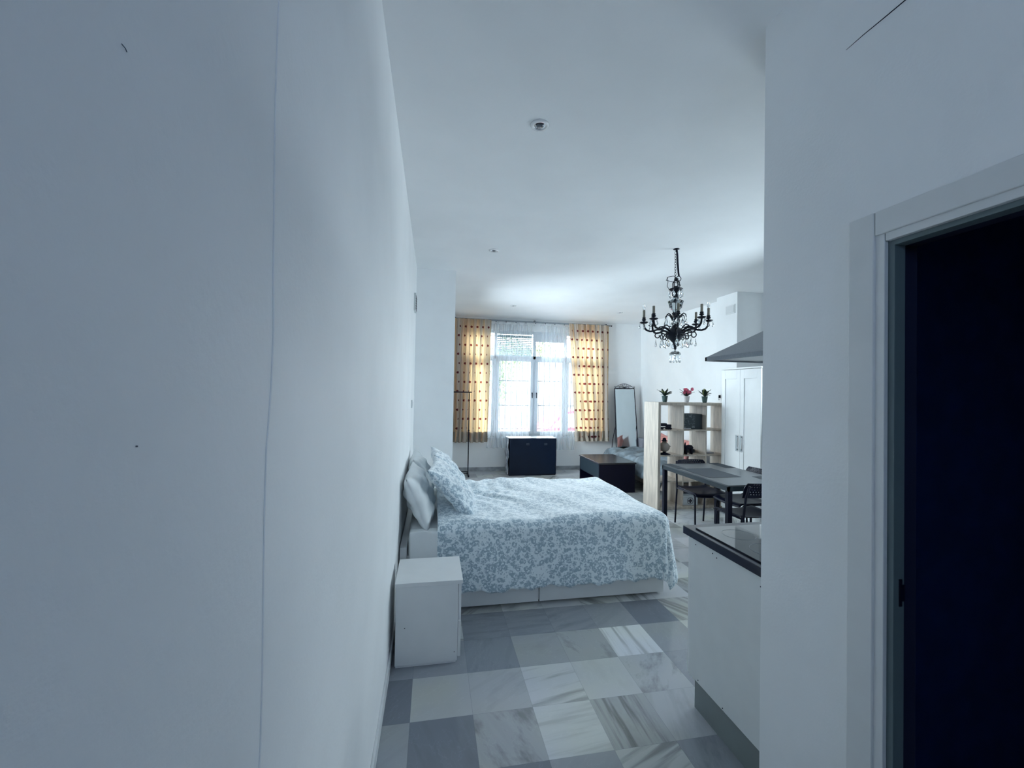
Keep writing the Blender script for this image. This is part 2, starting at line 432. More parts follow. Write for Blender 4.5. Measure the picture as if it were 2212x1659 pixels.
# the unlit room behind the door
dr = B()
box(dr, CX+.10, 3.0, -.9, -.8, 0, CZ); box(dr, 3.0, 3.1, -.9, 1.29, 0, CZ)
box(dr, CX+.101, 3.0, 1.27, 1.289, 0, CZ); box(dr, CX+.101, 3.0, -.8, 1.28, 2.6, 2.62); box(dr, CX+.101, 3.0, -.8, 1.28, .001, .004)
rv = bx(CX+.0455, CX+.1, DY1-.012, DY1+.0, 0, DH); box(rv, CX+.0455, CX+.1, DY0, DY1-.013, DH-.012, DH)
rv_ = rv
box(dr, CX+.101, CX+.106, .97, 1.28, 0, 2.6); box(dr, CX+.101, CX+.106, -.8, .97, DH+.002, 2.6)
struct('wall_dark_room', dr, room_shade_m)
struct('trim_shade', rv_, mat('reveal_shade', (.002, .006, .035, 1), .8))  # near-black strip, the deep reveal's shade put into its colour
# behind the camera: the entrance end of the corridor with a glazed opening added for fill light
eb = B()
EX0, EX1, EZ0, EZ1 = .34, .80, 2.08, 2.38
box(eb, LX-.2, EX0, -2.1, -2.0, 0, CZ); box(eb, EX1, CX+.1, -2.1, -2.0, 0, CZ)
box(eb, EX0, EX1, -2.1, -2.0, 0, EZ0); box(eb, EX0, EX1, -2.1, -2.0, EZ1, CZ)
struct('wall_entrance', eb, wall_m)
struct('window_fill_entrance', bx(EX0, EX1, -2.06, -2.05, EZ0, EZ1), pane_mat('fill_pane_glass', (.72, .80, .95, 1)))
portal('entrance_portal', ((EX0+EX1)/2, -2.11, (EZ0+EZ1)/2), (pi/2, 0, 0), EX1-EX0, EZ1-EZ0)

# baseboards
base_m = mat('grey_marble_skirting', (.33, .35, .37, 1), .3, var=.35, vs=6)
bb = B(); box(bb, .25, 4.33, WY-.012, WY, 0, .082, bev=.003)
struct('baseboard_window', bb, base_m)
struct('baseboard_right', bx(RX-.012, RX, 5.58, WY-.012, 0, .082, bev=.003), base_m)
struct('baseboard_left', bx(LX, LX+.012, .6, 5.1, 0, .08, bev=.003), mat('white_skirting', (.68, .70, .71, 1), .4, var=.1, vs=9))
# thin crack line above the door
ck = B(); tube(ck, [(CX-.0005, 1.083, 2.688), (CX-.0005, 1.03, 2.691), (CX-.0005, .96, 2.691), (CX-.0005, .80, 2.694), (CX-.0005, .55, 2.70)], [.0006, .0012, .0016, .0018, .0016], 6)
struct('trim_1', ck, mat('dark_joint', (.01, .015, .03, 1), .8), label='dark hairline joint on the corridor wall above the door')

# door frame
df = thing('door_frame', 'pale grey painted door casing around the dark doorway on the right', 'door frame', (CX, 1.0, 0)); df['kind'] = 'structure'; df.name = 'door_1'
cas = B()
box(cas, CX-.014, CX+.004, DY1+.018, 1.06, 0, 2.132, bev=.003); 
obj('casing', cas, trim_m, df)
obj('casing', bx(CX-.013, CX+.004, DY0-.09, DY1+.016, DH+.018, 2.132, bev=.003), trim_m, df)
obj('casing', bx(CX-.014, CX+.004, DY0-.09, DY0-.016, 0, DH+.016, bev=.003), trim_m, df)
jb = B()
box(jb, CX-.006, CX+.008, DY1-.006, DY1+.02, 0, DH+.02, bev=.002); obj('jamb', jb, trim_m, df)
stop_m = mat('door_stop_shade', (.12, .165, .18, 1), .5)  # same frame as the trim, shade of the inner face put into the colour
obj('door_stop', bx(CX+.008, CX+.045, DY1-.022, DY1-.004, 0, DH, bev=.001), stop_m, df, label='inner stop of the frame, shade put into its dark teal')
hb = B()
box(hb, CX-.006, CX+.010, DY0, DY1-.008, DH-.004, DH+.02, bev=.002)
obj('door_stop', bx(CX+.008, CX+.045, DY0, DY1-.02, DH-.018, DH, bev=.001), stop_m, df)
obj('door_head', hb, trim_m, df)
obj('jamb', bx(CX-.006, CX+.115, DY0-.02, DY0+.006, 0, DH+.02, bev=.002), trim_m, df)
sp = bx(CX+.026, CX+.036, DY1-.0245, DY1-.0215, 1.02, 1.095, bev=.001)
box(sp, CX+.028, CX+.043, DY1-.026, DY1-.023, 1.035, 1.08)
obj('strike_plate', sp, blackmet, df, label='dark metal strike plate')

# recessed ceiling spotlights
spots = [(.541, 2.181), (.592, 4.258), (1.317, 6.956), (3.292, 7.038)]
t = thing('ceiling_spotlight', 'nearest round recessed spotlight, largest on the ceiling', 'spotlight', (spots[0][0], spots[0][1], CZ), group='recessed ceiling spotlights')
obj('bezel', lathe(B(), [(.031, -.004), (.035, -.010), (.047, -.007), (.052, 0), (.031, 0)], n=32, capb=False, capt=False), mat('spot_white', (.8, .8, .8, 1), .18, coat=.5), t, smooth=True, local=True)
obj('reflector', lathe(B(), [(.031, -.004), (.027, -.0005), (.008, -.0004)], n=32, capb=False, capt=True), chrome_m, t, smooth=True, local=True)
lm = lathe(B(), [(.004, -.001), (.019, -.002), (.021, -.006), (.016, -.010), (.006, -.012)], n=24)
obj('lamp', lm, mat('spot_lamp', (.05, .06, .08, 1), .1, coat=1), t, smooth=True, local=True)
for (x, y), lb in zip(spots[1:], ('small recessed spotlight above the bed, second from the camera', 'tiny recessed spotlight above the black trunk by the window', 'tiny recessed spotlight between window and chandelier')):
    dup(t, (x, y, CZ), 0, lb)

# ---------------------------------------------------------------- window
wn = thing('window_1', 'white framed window', 'window', (1.98, WY+.12, OZ0)); wn['kind'] = 'structure'
WYF = WY+.10
fr = B()
def fbar(x0, x1, z0, z1, y0=WYF, y1=WYF+.06, bm=None): box(bm or fr, x0, x1, y0, y1, z0, z1, bev=.004)
fbar(OX0, OX1, OZ0, OZ0+.05); fbar(OX0, OX1, OZ1-.05, OZ1)
for x in (OX0, 1.20, 2.0, 2.66, OX1-.05): fbar(x, x+.06, OZ0+.045, OZ1-.045)
fbar(OX0, OX1, 2.235, 2.30)
fbar(2.05, 2.67, 2.60, 2.76, WYF+.01, WYF+.05)
obj('window_frame', fr, pvc_m, wn)
def sash(x0, x1, z0, z1, t_=.055):
    bm = B(); y0, y1 = WYF-.02, WYF+.035
    box(bm, x0, x1, y0, y1, z0, z0+t_, bev=.005); box(bm, x0, x1, y0, y1, z1-t_, z1, bev=.005)
    box(bm, x0, x0+t_, y0, y1, z0+t_, z1-t_, bev=.005); box(bm, x1-t_, x1, y0, y1, z0+t_, z1-t_, bev=.005)
    s = obj('sash', bm, pvc_m, wn)
    obj('pane', bx(x0+t_-.005, x1-t_+.005, WYF+.01, WYF+.014, z0+t_-.005, z1-t_+.005), pane_m, s)
    return s
s1 = sash(1.25, 2.01, .72, 2.245); s2 = sash(2.05, 2.67, .72, 2.245)
sash(.67, 1.21, .72, 2.245); sash(2.71, 3.38, .72, 2.245)
for s_, x in ((s1, 1.985), (s2, 2.075)):
    h = bx(x-.008, x+.008, WYF-.05, WYF-.018, 1.54, 1.56, bev=.003); box(h, x-.008, x+.008, WYF-.06, WYF-.045, 1.45, 1.56, bev=.004)
    obj('handle', h, blackmet, s_, label='dark window handle')
for x0, x1 in ((.68, 1.2), (1.26, 2.0), (2.06, 2.66), (2.72, 3.37)):
    obj('transom_pane', bx(x0, x1, WYF+.03, WYF+.034, 2.29, 2.76), pane_m, wn)
# slatted shutter behind the left transom
sh = B()
for i in range(13):
    z = 2.31 + i*.036
    bm = sh; a = .5
    vs = [bm.verts.new((x, y, z_)) for x in (1.27, 1.99) for y, z_ in ((WYF+.07, z), (WYF+.095, z+.026), (WYF+.098, z+.024), (WYF+.073, z-.002))]
    for f in ((0, 1, 5, 4), (2, 3, 7, 6), (1, 2, 6, 5), (3, 0, 4, 7)): bm.faces.new([vs[i_] for i_ in f])
obj('shutter', sh, mat('shutter_green', (.20, .28, .28, 1), .5), wn, label='grey green slatted shutter behind the upper left pane')
struct('sill_1', bx(OX0-.02, OX1+.02, WY-.03, WY+.1, OZ0-.03, OZ0, bev=.006), pvc_m)
bpy.data.objects['sill_1'].name = 'trim_2'
# outside bars
gb = B()
x = OX0+.03
while x < OX1:
    tube(gb, [(x, WY+.32, OZ0-.1), (x, WY+.32, OZ1+.1)], .007, 6); x += .118
for z in (.80, 1.29, 1.80, 2.31, 2.72): box(gb, OX0-.05, OX1+.05, WY+.315, WY+.325, z-.009, z+.009)
tag(obj('window_grille', gb, mat('grille_grey', (.05, .055, .065, 1), .5)), 'grey metal security bars outside the window', 'window bars')

# ---------------------------------------------------------------- outside
tag(struct('ground', bx(-25, 30, WY+.3, 60, -.6, -.5), mat('street_asphalt', (.14, .15, .16, 1), .9)), 'pale street outside the window', 'ground')
hs = thing('house', 'pale house across the street seen through the window', 'house', (6, 26, -.5))
obj('wall', bx(-6, 18, 26, 32, -.5, 4.2), mat('render_cream', (.15, .14, .135, 1), .9), hs)
obj('roof', bx(-6.3, 18.3, 25.6, 32.3, 4.2, 4.5), mat('roof_clay', (.4, .25, .2, 1), .9), hs)
obj('window', bx(6.2, 7.6, 25.93, 26.0, .8, 2.2), mat('far_glass', (.2, .25, .3, 1), .2), hs)
obj('window', bx(2.2, 3.4, 25.93, 26.0, .8, 2.2), mat('far_glass', (.2, .25, .3, 1), .2), hs)
# red car
cy = 14.0; cx0 = 2.7; cz = -.5
car = thing('car', 'red parked car seen through the net curtain', 'car', (cx0+2, cy, cz))
prof = [(0, .30), (.05, .62), (.35, .74), (1.0, .86), (1.55, 1.38), (2.0, 1.47), (2.9, 1.46), (3.55, 1.05), (4.1, .95), (4.2, .6), (4.2, .3)]
bm = B(); L_ = [[bm.verts.new((cx0+px_, cy+yy*(.85 if pz < 1 else .68), cz+pz)) for px_, pz in prof] for yy in (-1, 1)]
bm.faces.new(L_[0]); bm.faces.new(L_[1][::-1])
for i in range(len(prof)):
    j = (i+1) % len(prof); bm.faces.new((L_[0][i], L_[0][j], L_[1][j], L_[1][i]))
red_m = mat('car_red', (.26, .004, .022, 1), .5, spec=.2)
obj('body', bm, red_m, car)
g = B()
for q in ([(1.15, .92), (1.62, 1.34), (2.15, 1.38), (2.15, .92)], [(2.25, .92), (2.25, 1.38), (2.85, 1.36), (3.35, 1.0), (3.3, .92)]):
    for sgn in (-1,):
        v_ = [g.verts.new((cx0+a, cy-.86+ (b_-.9)*.32, cz+b_)) for a, b_ in q]; v2_ = [g.verts.new((cx0+a, cy-.80+(b_-.9)*.32, cz+b_)) for a, b_ in q]
        g.faces.new(v_); g.faces.new(v2_[::-1])
        for i in range(len(q)): g.faces.new((v_[i], v_[(i+1) % len(q)], v2_[(i+1) % len(q)], v2_[i]))
obj('window', g, mat('car_glass', (.2, .24, .26, 1), .3), car)
for xx in (.8, 3.35):
    for sy in (-.86, .7):
        bm = B(); lathe(bm, [(.02, -.08), (.30, -.08), (.32, -.04), (.32, .04), (.30, .08), (.02, .08)], n=24)
        bmesh.ops.rotate(bm, verts=bm.verts, matrix=Matrix.Rotation(pi/2, 3, 'X')); bmesh.ops.translate(bm, verts=bm.verts, vec=(cx0+xx, cy+sy+.06, cz+.32))
        obj('wheel', bm, mat('tyre', (.03, .03, .04, 1), .8), car)
# trees
leaf_m = mat('leaf_green', (.06, .09, .02, 1), .8, var=.4, vs=3)
def leafblob(bm, c, r, n, s):
    for _ in range(n):
        d = Vector((R.gauss(0, 1), R.gauss(0, 1), R.gauss(0, 1))); d.normalize(); p = Vector(c) + d*r*R.random()**.4
        a = Vector((R.uniform(-1, 1), R.uniform(-1, 1), R.uniform(-1, 1))).normalized(); b_ = a.orthogonal().normalized()
        k = s*R.uniform(.6, 1.3)
        bm.faces.new([bm.verts.new(p + a*k), bm.verts.new(p + b_*k*.4), bm.verts.new(p - a*k), bm.verts.new(p - b_*k*.4)])
for (tx, ty, th, lb) in ((2.1, 11.6, 2.5, 'small leafy street tree outside the left casement'), (4.7, 17.5, 4.3, 'taller leafy tree beyond the red car outside')):
    tr_ = thing('street_tree', lb, 'tree', (tx, ty, -.5), group='trees outside the window')
    tb = B(); tube(tb, [(tx, ty, -.5), (tx+.05, ty, .5*th), (tx-.05, ty, th-.4)], [.07, .05, .03], 8); obj('trunk', tb, mat('bark', (.18, .14, .11, 1), .9), tr_)
    fb = B()
    for _ in range(9): leafblob(fb, (tx+R.uniform(-.5, .5), ty+R.uniform(-.5, .5), th-.4+R.uniform(-.7, .6)), .45, 130, .06)
    obj('foliage', fb, leaf_m, tr_)
bt = thing('garden_table', 'pale blue plastic garden table just outside the window', 'table', (3.05, 9.6, -.5))
blue_p = mat('pale_blue_plastic', (.05, .09, .25, 1), .5)
obj('tabletop', bx(2.72, 3.4, 9.3, 9.9, .50, .56, bev=.01), blue_p, bt)
for a in (2.76, 3.32):
    for b_ in (9.34, 9.82): obj('leg', bx(a, a+.05, b_, b_+.05, -.5, .50), blue_p, bt)

# ---------------------------------------------------------------- curtains
def curtain(name, label, x0t, x1t, x0b, x1b, z0, z1, y, folds, amp, seed, m, nu=240, nv=60, full=1.9, hem=0):
    rr = random.Random(seed); ph = [rr.uniform(0, 6.28) for _ in range(4)]
    fr_ = [rr.uniform(.75, 1.3) for _ in range(folds+2)]
    # uneven fold widths
    cum = [0]
    for i in range(folds): cum.append(cum[-1]+fr_[i])
    tot = cum[-1]
    def phase(u):
        s = u*tot
        for i in range(folds):
            if s <= cum[i+1]+1e-9: return i + (s-cum[i])/fr_[i]
        return folds
    def f(u, v):
        p = phase(u)*2*pi
        a = amp*(.5+.5*v)*(1+.35*math.sin(phase(u)*1.7+ph[0]))
        xx = (x0t+(x1t-x0t)*u)*(1-v)+(x0b+(x1b-x0b)*u)*v
        xx += .25*a*math.sin(p*2+ph[1]) + .012*math.sin(v*5+u*9+ph[2])*v
        yy = y - a*math.sin(p+.5*math.sin(v*3+ph[3])) - .006*math.sin(p*3+v*4)
        return Vector((xx, yy, z1+(z0-z1)*v))
    W = abs(x1t-x0t)*full
    bm = B(); grid(bm, nu, nv, f, lambda u, v: (u*W, (1-v)*(z1-z0)))
    return bm
ct = thing('curtain', 'cream curtain with dark red dots, left of the window', 'curtain', (.75, 8.08, 2.97), group='dotted cream curtains')
obj('curtain_panel', curtain('c', '', .33, 1.10, .31, 1.06, .59, 2.965, 8.05, 7, .045, 3, curt_m), curt_m, ct, smooth=True)
hm = curtain('c', '', .31, 1.06, .31, 1.06, .585, .79, 8.043, 7, .045, 3, curt_m, nv=4)
lin_m = mat('hem_cloth', (.42, .36, .29, 1), .9)
obj('hem', hm, lin_m, ct, smooth=True)
ct2 = thing('curtain', 'cream dotted curtain glowing yellow, right of the window', 'curtain', (3.1, 8.08, 2.97), group='dotted cream curtains')
obj('curtain_panel', curtain('c', '', 2.68, 3.53, 2.86, 3.57, .60, 2.965, 8.06, 7, .045, 11, curt_m), curt_m, ct2, smooth=True)
obj('hem', curtain('c', '', 2.84, 3.57, 2.86, 3.57, .595, .80, 8.053, 7, .045, 11, curt_m, nv=4), lin_m, ct2, smooth=True)
for nm, lb, a in (('net_curtain', 'sheer white net curtain over the left casement', (1.06, 1.93, 1.06, 1.90, .47, 2.90, 8.10, 9, .03, 5)),
                  ('net_curtain', 'sheer white net curtain over the right casement', (2.13, 2.72, 2.12, 2.84, .42, 2.90, 8.10, 7, .03, 8))):
    nc = thing(nm, lb, 'net curtain', ((a[0]+a[1])/2, 8.1, 2.95), group='sheer white net curtains')
    obj('curtain_panel', curtain('n', '', *a, sheer_m), sheer_m, nc, smooth=True)
    n = int((a[1]-a[0])/.13)
    for i in range(n+1):
        x = a[0] + (a[1]-a[0])*i/n; s_ = R.uniform(-.03, .05)
        tb = B(); grid(tb, 3, 6, lambda u, v, x=x, s_=s_: Vector((x + (u-.5)*(.035+.06*v) + s_*(1-v), 8.10-.012*math.cos(v*pi*.5), 2.975-.085*v)))
        obj('tab', tb, sheer_m, nc, smooth=True)
rb = B(); box(rb, .26, 3.6, 8.115, 8.14, 2.955, 2.985, bev=.004)
rl = thing('curtain_rail', 'long grey curtain rail under the ceiling above the window', 'curtain rail', (1.95, 8.12, 2.97))
obj('rail', rb, mat('rail_grey', (.28, .31, .34, 1), .4, metal=.3), rl)
for x in (.4, 1.98, 3.5): obj('bracket', bx(x-.012, x+.012, 8.11, 8.2, 2.985, 3.0), blackmet, rl)
obj('finial', lathe(B(), [(.004, -.014), (.013, -.006), (.013, .006), (.004, .014)], (3.62, 8.127, 2.97), 12), blackmet, rl, smooth=True)
for i in range(8):
    x = 1.2+i*.2
    obj('glider', lathe(B(), [(.004, -.012), (.010, -.008), (.010, .002), (.004, .004)], (x, 8.127, 2.953), 10), blackmet, rl)

# ================================================================ FURNITURE
# ---- clothes rack
ck = thing('clothes_rack', 'thin black metal clothes rack at the left curtain', 'clothes rack', (.3, 7.82, 0))
for x in (-.08, .675):
    obj('pole', tube(B(), [(x, 7.82, .04), (x, 7.82, 1.55)], .0095, 8), blackmet, ck, smooth=True)
    fo = bx(x-.014, x+.014, 7.66, 7.98, 0, .035, bev=.006); obj('foot', fo, blackmet, ck)
obj('top_rail', tube(B(), [(-.12, 7.82, 1.55), (.72, 7.82, 1.55)], .011, 8), blackmet, ck, smooth=True)
for y, z in ((7.75, .055), (7.89, .055)): obj('crossbar', tube(B(), [(-.08, y, z), (.675, y, z)], .009, 8), blackmet, ck, smooth=True)
obj('knob', lathe(B(), [(.008, -.012), (.017, -.008), (.017, .008), (.008, .012)], (.675, 7.805, .84), 12), blackmet, ck, smooth=True)

# ---- black trunk by the window
tk = thing('storage_trunk', 'large black fronted trunk with shiny plastic wrapped sides below the window', 'trunk', (1.88, 7.9, 0))
obj('front', bx(1.435, 2.335, 7.69, 7.72, .015, .70, bev=.008), mat('trunk_front', (.004, .010, .026, 1), .3, spec=.25, var=.1), tk)
def wrap_mat():
    m, nt, b = newmat('plastic_wrap'); co = objco(nt)
    mp = nt.nodes.new('ShaderNodeMapping'); mp.inputs['Scale'].default_value = (3, 3, 1.2); nt.links.new(co, mp.inputs[0])
    f = noise(nt, mp.outputs[0], 6, 6, .7)
    nt.links.new(mixc(nt, ramp(nt, f, .42, .6), (.10, .13, .17, 1), (.62, .65, .7, 1)), b.inputs['Base Color'])
    b.inputs['Roughness'].default_value = .12; bump(nt, b, f, .9, .03); return m
wrap_m = wrap_mat()
sd = B()
grid(sd, 14, 16, lambda u, v: Vector((1.415+.012*math.sin(u*9+v*14)*math.sin(pi*v), 7.705+.335*u, .012+.69*v)))
obj('side_panel', sd, wrap_m, tk, smooth=True, label='crinkled shiny plastic side')
sd = B(); grid(sd, 14, 16, lambda u, v: Vector((2.345, 7.705+.335*u, .012+.69*v)))
obj('side_panel', sd, wrap_m, tk, smooth=True)
tp_ = B(); grid(tp_, 24, 10, lambda u, v: Vector((1.415+.93*u, 7.70+.345*v, .703+.010*math.sin(u*21+v*6)*math.sin(pi*v))))
obj('lid', tp_, mat('lid_wrap', (.72, .70, .74, 1), .2, var=.3, vs=5, bmp=.5, bs=10), tk, smooth=True, label='white plastic covered lid')
obj('back_panel', bx(1.43, 2.335, 8.03, 8.04, .012, .695), black_m, tk)
obj('bottom_panel', bx(1.43, 2.335, 7.71, 8.03, 0, .014), black_m, tk)
for x in (1.78, 2.13): obj('latch', bx(x-.03, x+.03, 7.684, 7.692, .57, .61, bev=.003), mat('latch_dark', (.03, .04, .06, 1), .25), tk)

# ---- black lift coffee table
cf = thing('coffee_table', 'black box shaped coffee table beyond the foot of the bed', 'coffee table', (2.9, 6.65, 0))
cofm = mat('black_brown_veneer', (.004, .004, .016, 1), .45, spec=.2, var=.1)
coft = mat('black_brown_top', (.036, .034, .042, 1), .25, var=.1, vs=5, stretch=(1, 12, 1))
obj('tabletop', bx(2.585, 3.225, 6.21, 7.12, .455, .48, bev=.003), coft, cf)
obj('end_panel', bx(2.60, 3.21, 6.225, 6.245, 0, .455), cofm, cf)
obj('end_panel', bx(2.60, 3.21, 7.085, 7.105, 0, .455), cofm, cf)
obj('side_panel', bx(3.19, 3.21, 6.245, 7.085, 0, .455), cofm, cf)
obj('shelf', bx(2.60, 3.19, 6.245, 7.085, .02, .04), cofm, cf)
obj('drawer', bx(2.60, 2.62, 6.25, 7.08, .235, .452, bev=.002), mat('drawer_front', (.012, .024, .034, 1), .4), cf)
obj('inner_shelf', bx(2.62, 3.19, 6.245, 7.085, .215, .232), cofm, cf)

# ---- standing mirror
MX, MYY = 3.905, 8.0
mr = thing('standing_mirror', 'tall narrow standing mirror with scrolled black top', 'mirror', (MX, MYY, 0))
hw = .215; tilt = .05
def mp_(x, z): return (MX+x, MYY + .22*(z/1.68) - .14, z)
for s_ in (-1, 1):
    pl = [mp_(s_*hw, 1.68), mp_(s_*(hw+.012), 1.2), mp_(s_*(hw+.02), .8), mp_(s_*(hw+.024), .0)]
    obj('pole', tube(B(), pl, .008, 8), blackmet, mr, smooth=True)
    obj('leg', tube(B(), [mp_(s_*(hw+.014), .92), (MX+s_*(hw+.03), MYY+.09, .6), (MX+s_*(hw+.035), MYY+.16, .01)], .007, 8), blackmet, mr, smooth=True)
gm, gnt, gb_ = newmat('mirror_glass'); gb_.inputs['Base Color'].default_value = (.50, .57, .60, 1); gb_.inputs['Metallic'].default_value = 1; gb_.inputs['Roughness'].default_value = .03
bm = B(); grid(bm, 1, 1, lambda u, v: Vector(mp_((u*2-1)*(hw-.006), .2+1.46*v)) + Vector((0, -.004, 0)))
geo = bmesh.ops.extrude_face_region(bm, geom=bm.faces[:]); bmesh.ops.translate(bm, verts=[v for v in geo['geom'] if isinstance(v, bmesh.types.BMVert)], vec=(0, .008, 0))
obj('mirror_pane', bm, gm, mr)
obj('crossbar', tube(B(), [mp_(-hw-.004, 1.68), mp_(hw+.004, 1.68)], .010, 8), blackmet, mr, smooth=True)
obj('crossbar', tube(B(), [mp_(-hw-.02, .2), mp_(hw+.02, .2)], .008, 8), blackmet, mr, smooth=True)
cr = B()
arcp = [mp_(-hw + 2*hw*i/16, 1.69+.085*math.sin(pi*i/16)) for i in range(17)]
tube(cr, arcp, .0055, 6)
c0 = Vector(mp_(0, 1.69))
for a in (20, 42, 62, 90, 118, 138, 160):
    r_ = .08 if 50 < a < 130 else (.105 if 30 < a < 150 else .13)
    e = c0 + Vector((math.cos(math.radians(a))*r_*1.15, 0, math.sin(math.radians(a))*min(r_, .078)))
    tube(cr, [c0, (c0+e)/2 + Vector((.006 if a < 90 else -.006, 0, .004)), e], .004, 6)
for s_ in (-1, 1):
    tube(cr, arc(mp_(s_*(hw-.002), 1.708), .014, -pi/2, pi, 10), .004, 6)
    tube(cr, arc(mp_(s_*.1, 1.71), .018, 0, 1.7*pi, 12), .0035, 6); tube(cr, arc(mp_(s_*.045, 1.725), .016, 0, 1.7*pi, 12), .0035, 6)
obj('scroll_top', cr, blackmet, mr, smooth=True)

# ---- shelf divider
SX0, SY0, SD = 3.045, 5.257, .39
SW, SH_ = 1.12, 1.47
kb = thing('shelf_unit', 'pale oak open cube shelf dividing the room', 'shelf unit', (SX0+SW/2, SY0+SD/2, 0))
TH = .038; tn = .016
obj('side_panel', bx(SX0, SX0+TH, SY0, SY0+SD, 0, SH_, bev=.002), oak_m, kb)
obj('side_panel', bx(SX0+SW-TH, SX0+SW, SY0, SY0+SD, 0, SH_, bev=.002), oak_m, kb)
obj('top_panel', bx(SX0+TH, SX0+SW-TH, SY0, SY0+SD, SH_-TH, SH_, bev=.002), oak_m, kb)
obj('bottom_panel', bx(SX0+TH, SX0+SW-TH, SY0, SY0+SD, 0, TH, bev=.002), oak_m, kb)
cols = [SX0+TH + (SW-2*TH+tn)/3*i for i in range(4)]
rows = [TH + (SH_-2*TH+tn)/4*i for i in range(5)]
for i in (1, 2): obj('divider', bx(cols[i]-tn, cols[i], SY0+.003, SY0+SD-.003, TH, SH_-TH), oak_m, kb)
for j in (1, 2, 3):
    for i in range(3): obj('shelf', bx(cols[i], cols[i+1]-tn, SY0+.003, SY0+SD-.003, rows[j]-tn, rows[j]), oak_m, kb)
# plants on top
def plant(x, pm, label, flowers, seed, y=SY0+.2):
    rr = random.Random(seed)
    t = thing('potted_plant', label, 'potted plant', (x, y, SH_), group='small potted plants on the shelf top')
    obj('pot', lathe(B(), [(.028, 0), (.034, .03), (.040, .078), (.043, .084), (.043, .092), (.038, .092), (.036, .07)], (x, y, SH_), 20, capt=True), pm, t, smooth=True)
    for k in range(26):
        a = rr.uniform(0, 2*pi); e = rr.uniform(.06, .135); hgt = rr.uniform(.02, .115)
        if k % 3 == 0: e *= .45; hgt = rr.uniform(.06, .125)
        b0 = Vector((x, y, SH_+.085)); tip = b0 + Vector((math.cos(a)*e, math.sin(a)*e, hgt))
        mid = (b0+tip)/2 + Vector((0, 0, .02)); sd_ = Vector((-math.sin(a), math.cos(a), 0))*rr.uniform(.012, .021)
        bm = B(); q = []
        for u_, wd in ((0, .2), (.25, .8), (.5, 1), (.75, .75), (1, .05)):
            p = b0*(1-u_)**2 + mid*2*u_*(1-u_) + tip*u_*u_
            q.append((bm.verts.new(p+sd_*wd), bm.verts.new(p+Vector((0, 0, -.004))), bm.verts.new(p-sd_*wd)))
        for A_, B_ in zip(q, q[1:]):
            bm.faces.new((A_[0], A_[1], B_[1], B_[0])); bm.faces.new((A_[1], A_[2], B_[2], B_[1]))
        obj('leaf', bm, mat('leaf_dark', (.018, .045, .035, 1), .45, var=.3) if (k % 3 or flowers) else mat('leaf_lime', (.20, .26, .07, 1), .5, var=.3), t, smooth=True)
    if flowers:
        for k in range(11):
            a = rr.uniform(0, 2*pi); e = rr.uniform(.0, .07); c = Vector((x+math.cos(a)*e, y-.04+math.sin(a)*e*.6, SH_+.135+rr.uniform(0, .065)))
            bm = B()
            for pth in range(6):
                an = pth*pi/3; d = Vector((math.cos(an), -.35, math.sin(an))).normalized()*.030; s2 = Vector((-math.sin(an), 0, math.cos(an)))*.015
                bm.faces.new([bm.verts.new(c), bm.verts.new(c+d*.6+s2), bm.verts.new(c+d), bm.verts.new(c+d*.6-s2)])
            obj('flower', bm, mat('petal_pink', (.78, .16, .25, 1), .6, var=.4, vs=40), t)
plant(3.255, mat('pot_green', (.05, .10, .10, 1), .4), 'potted plant in a dark green pot, left end of shelf top', False, 1)
plant(3.600, mat('pot_white', (.75, .75, .77, 1), .4), 'pink flowering plant in a white pot on shelf top', True, 2)
plant(3.890, mat('pot_green2', (.07, .13, .125, 1), .4), 'bushy plant in a dark green pot, near wardrobe on shelf top', False, 5)
# toy truck
r3 = rows[3]; r2 = rows[2]
tt = thing('toy_truck', 'small black toy truck on the top left shelf', 'toy truck', (3.16, SY0+.16, r3))
x0 = cols[0]+.012
obj('flatbed', bx(x0, x0+.10, SY0+.03, SY0+.09, r3+.045, r3+.085, bev=.003), black_m, tt)
obj('chassis', bx(x0, x0+.17, SY0+.04, SY0+.08, r3+.022, r3+.034), black_m, tt)
obj('cab', bx(x0+.105, x0+.168, SY0+.03, SY0+.09, r3+.034, r3+.07, bev=.006), black_m, tt)
for xx in (.03, .12, .155):
    bm = B(); lathe(bm, [(.004, -.035), (.015, -.035), (.015, .035), (.004, .035)], n=16)
    bmesh.ops.rotate(bm, verts=bm.verts, matrix=Matrix.Rotation(pi/2, 3, 'X')); bmesh.ops.translate(bm, verts=bm.verts, vec=(x0+xx, SY0+.06, r3+.015))
    obj('wheel', bm, black_m, tt, smooth=False)
# dark box with mottled front
def marb():
    m, nt, b = newmat('mottled_grey'); co = objco(nt); f = noise(nt, co, 22, 8, .75)
    nt.links.new(mixc(nt, ramp(nt, f, .5, .66), (.028, .045, .055, 1), (.22, .26, .29, 1)), b.inputs['Base Color']); b.inputs['Roughness'].default_value = .5; return m
bxx = thing('picture_box', 'dark storage box with mottled grey front in the top middle cube', 'box', (3.6, SY0+.2, r3))
obj('body', bx(cols[1]+.006, cols[2]-tn-.012, SY0+.075, SY0+.30, r3, r3+.215, bev=.003), mat('box_dark', (.022, .035, .045, 1), .6), bxx)
obj('front_print', bx(cols[1]+.01, cols[1]+.215, SY0+.068, SY0+.076, r3+.022, r3+.21), marb(), bxx)
obj('label_strip', bx(cols[1]+.01, cols[1]+.15, SY0+.067, SY0+.0745, r3+.006, r3+.018), mat('label_white', (.6, .62, .65, 1), .5), bxx)
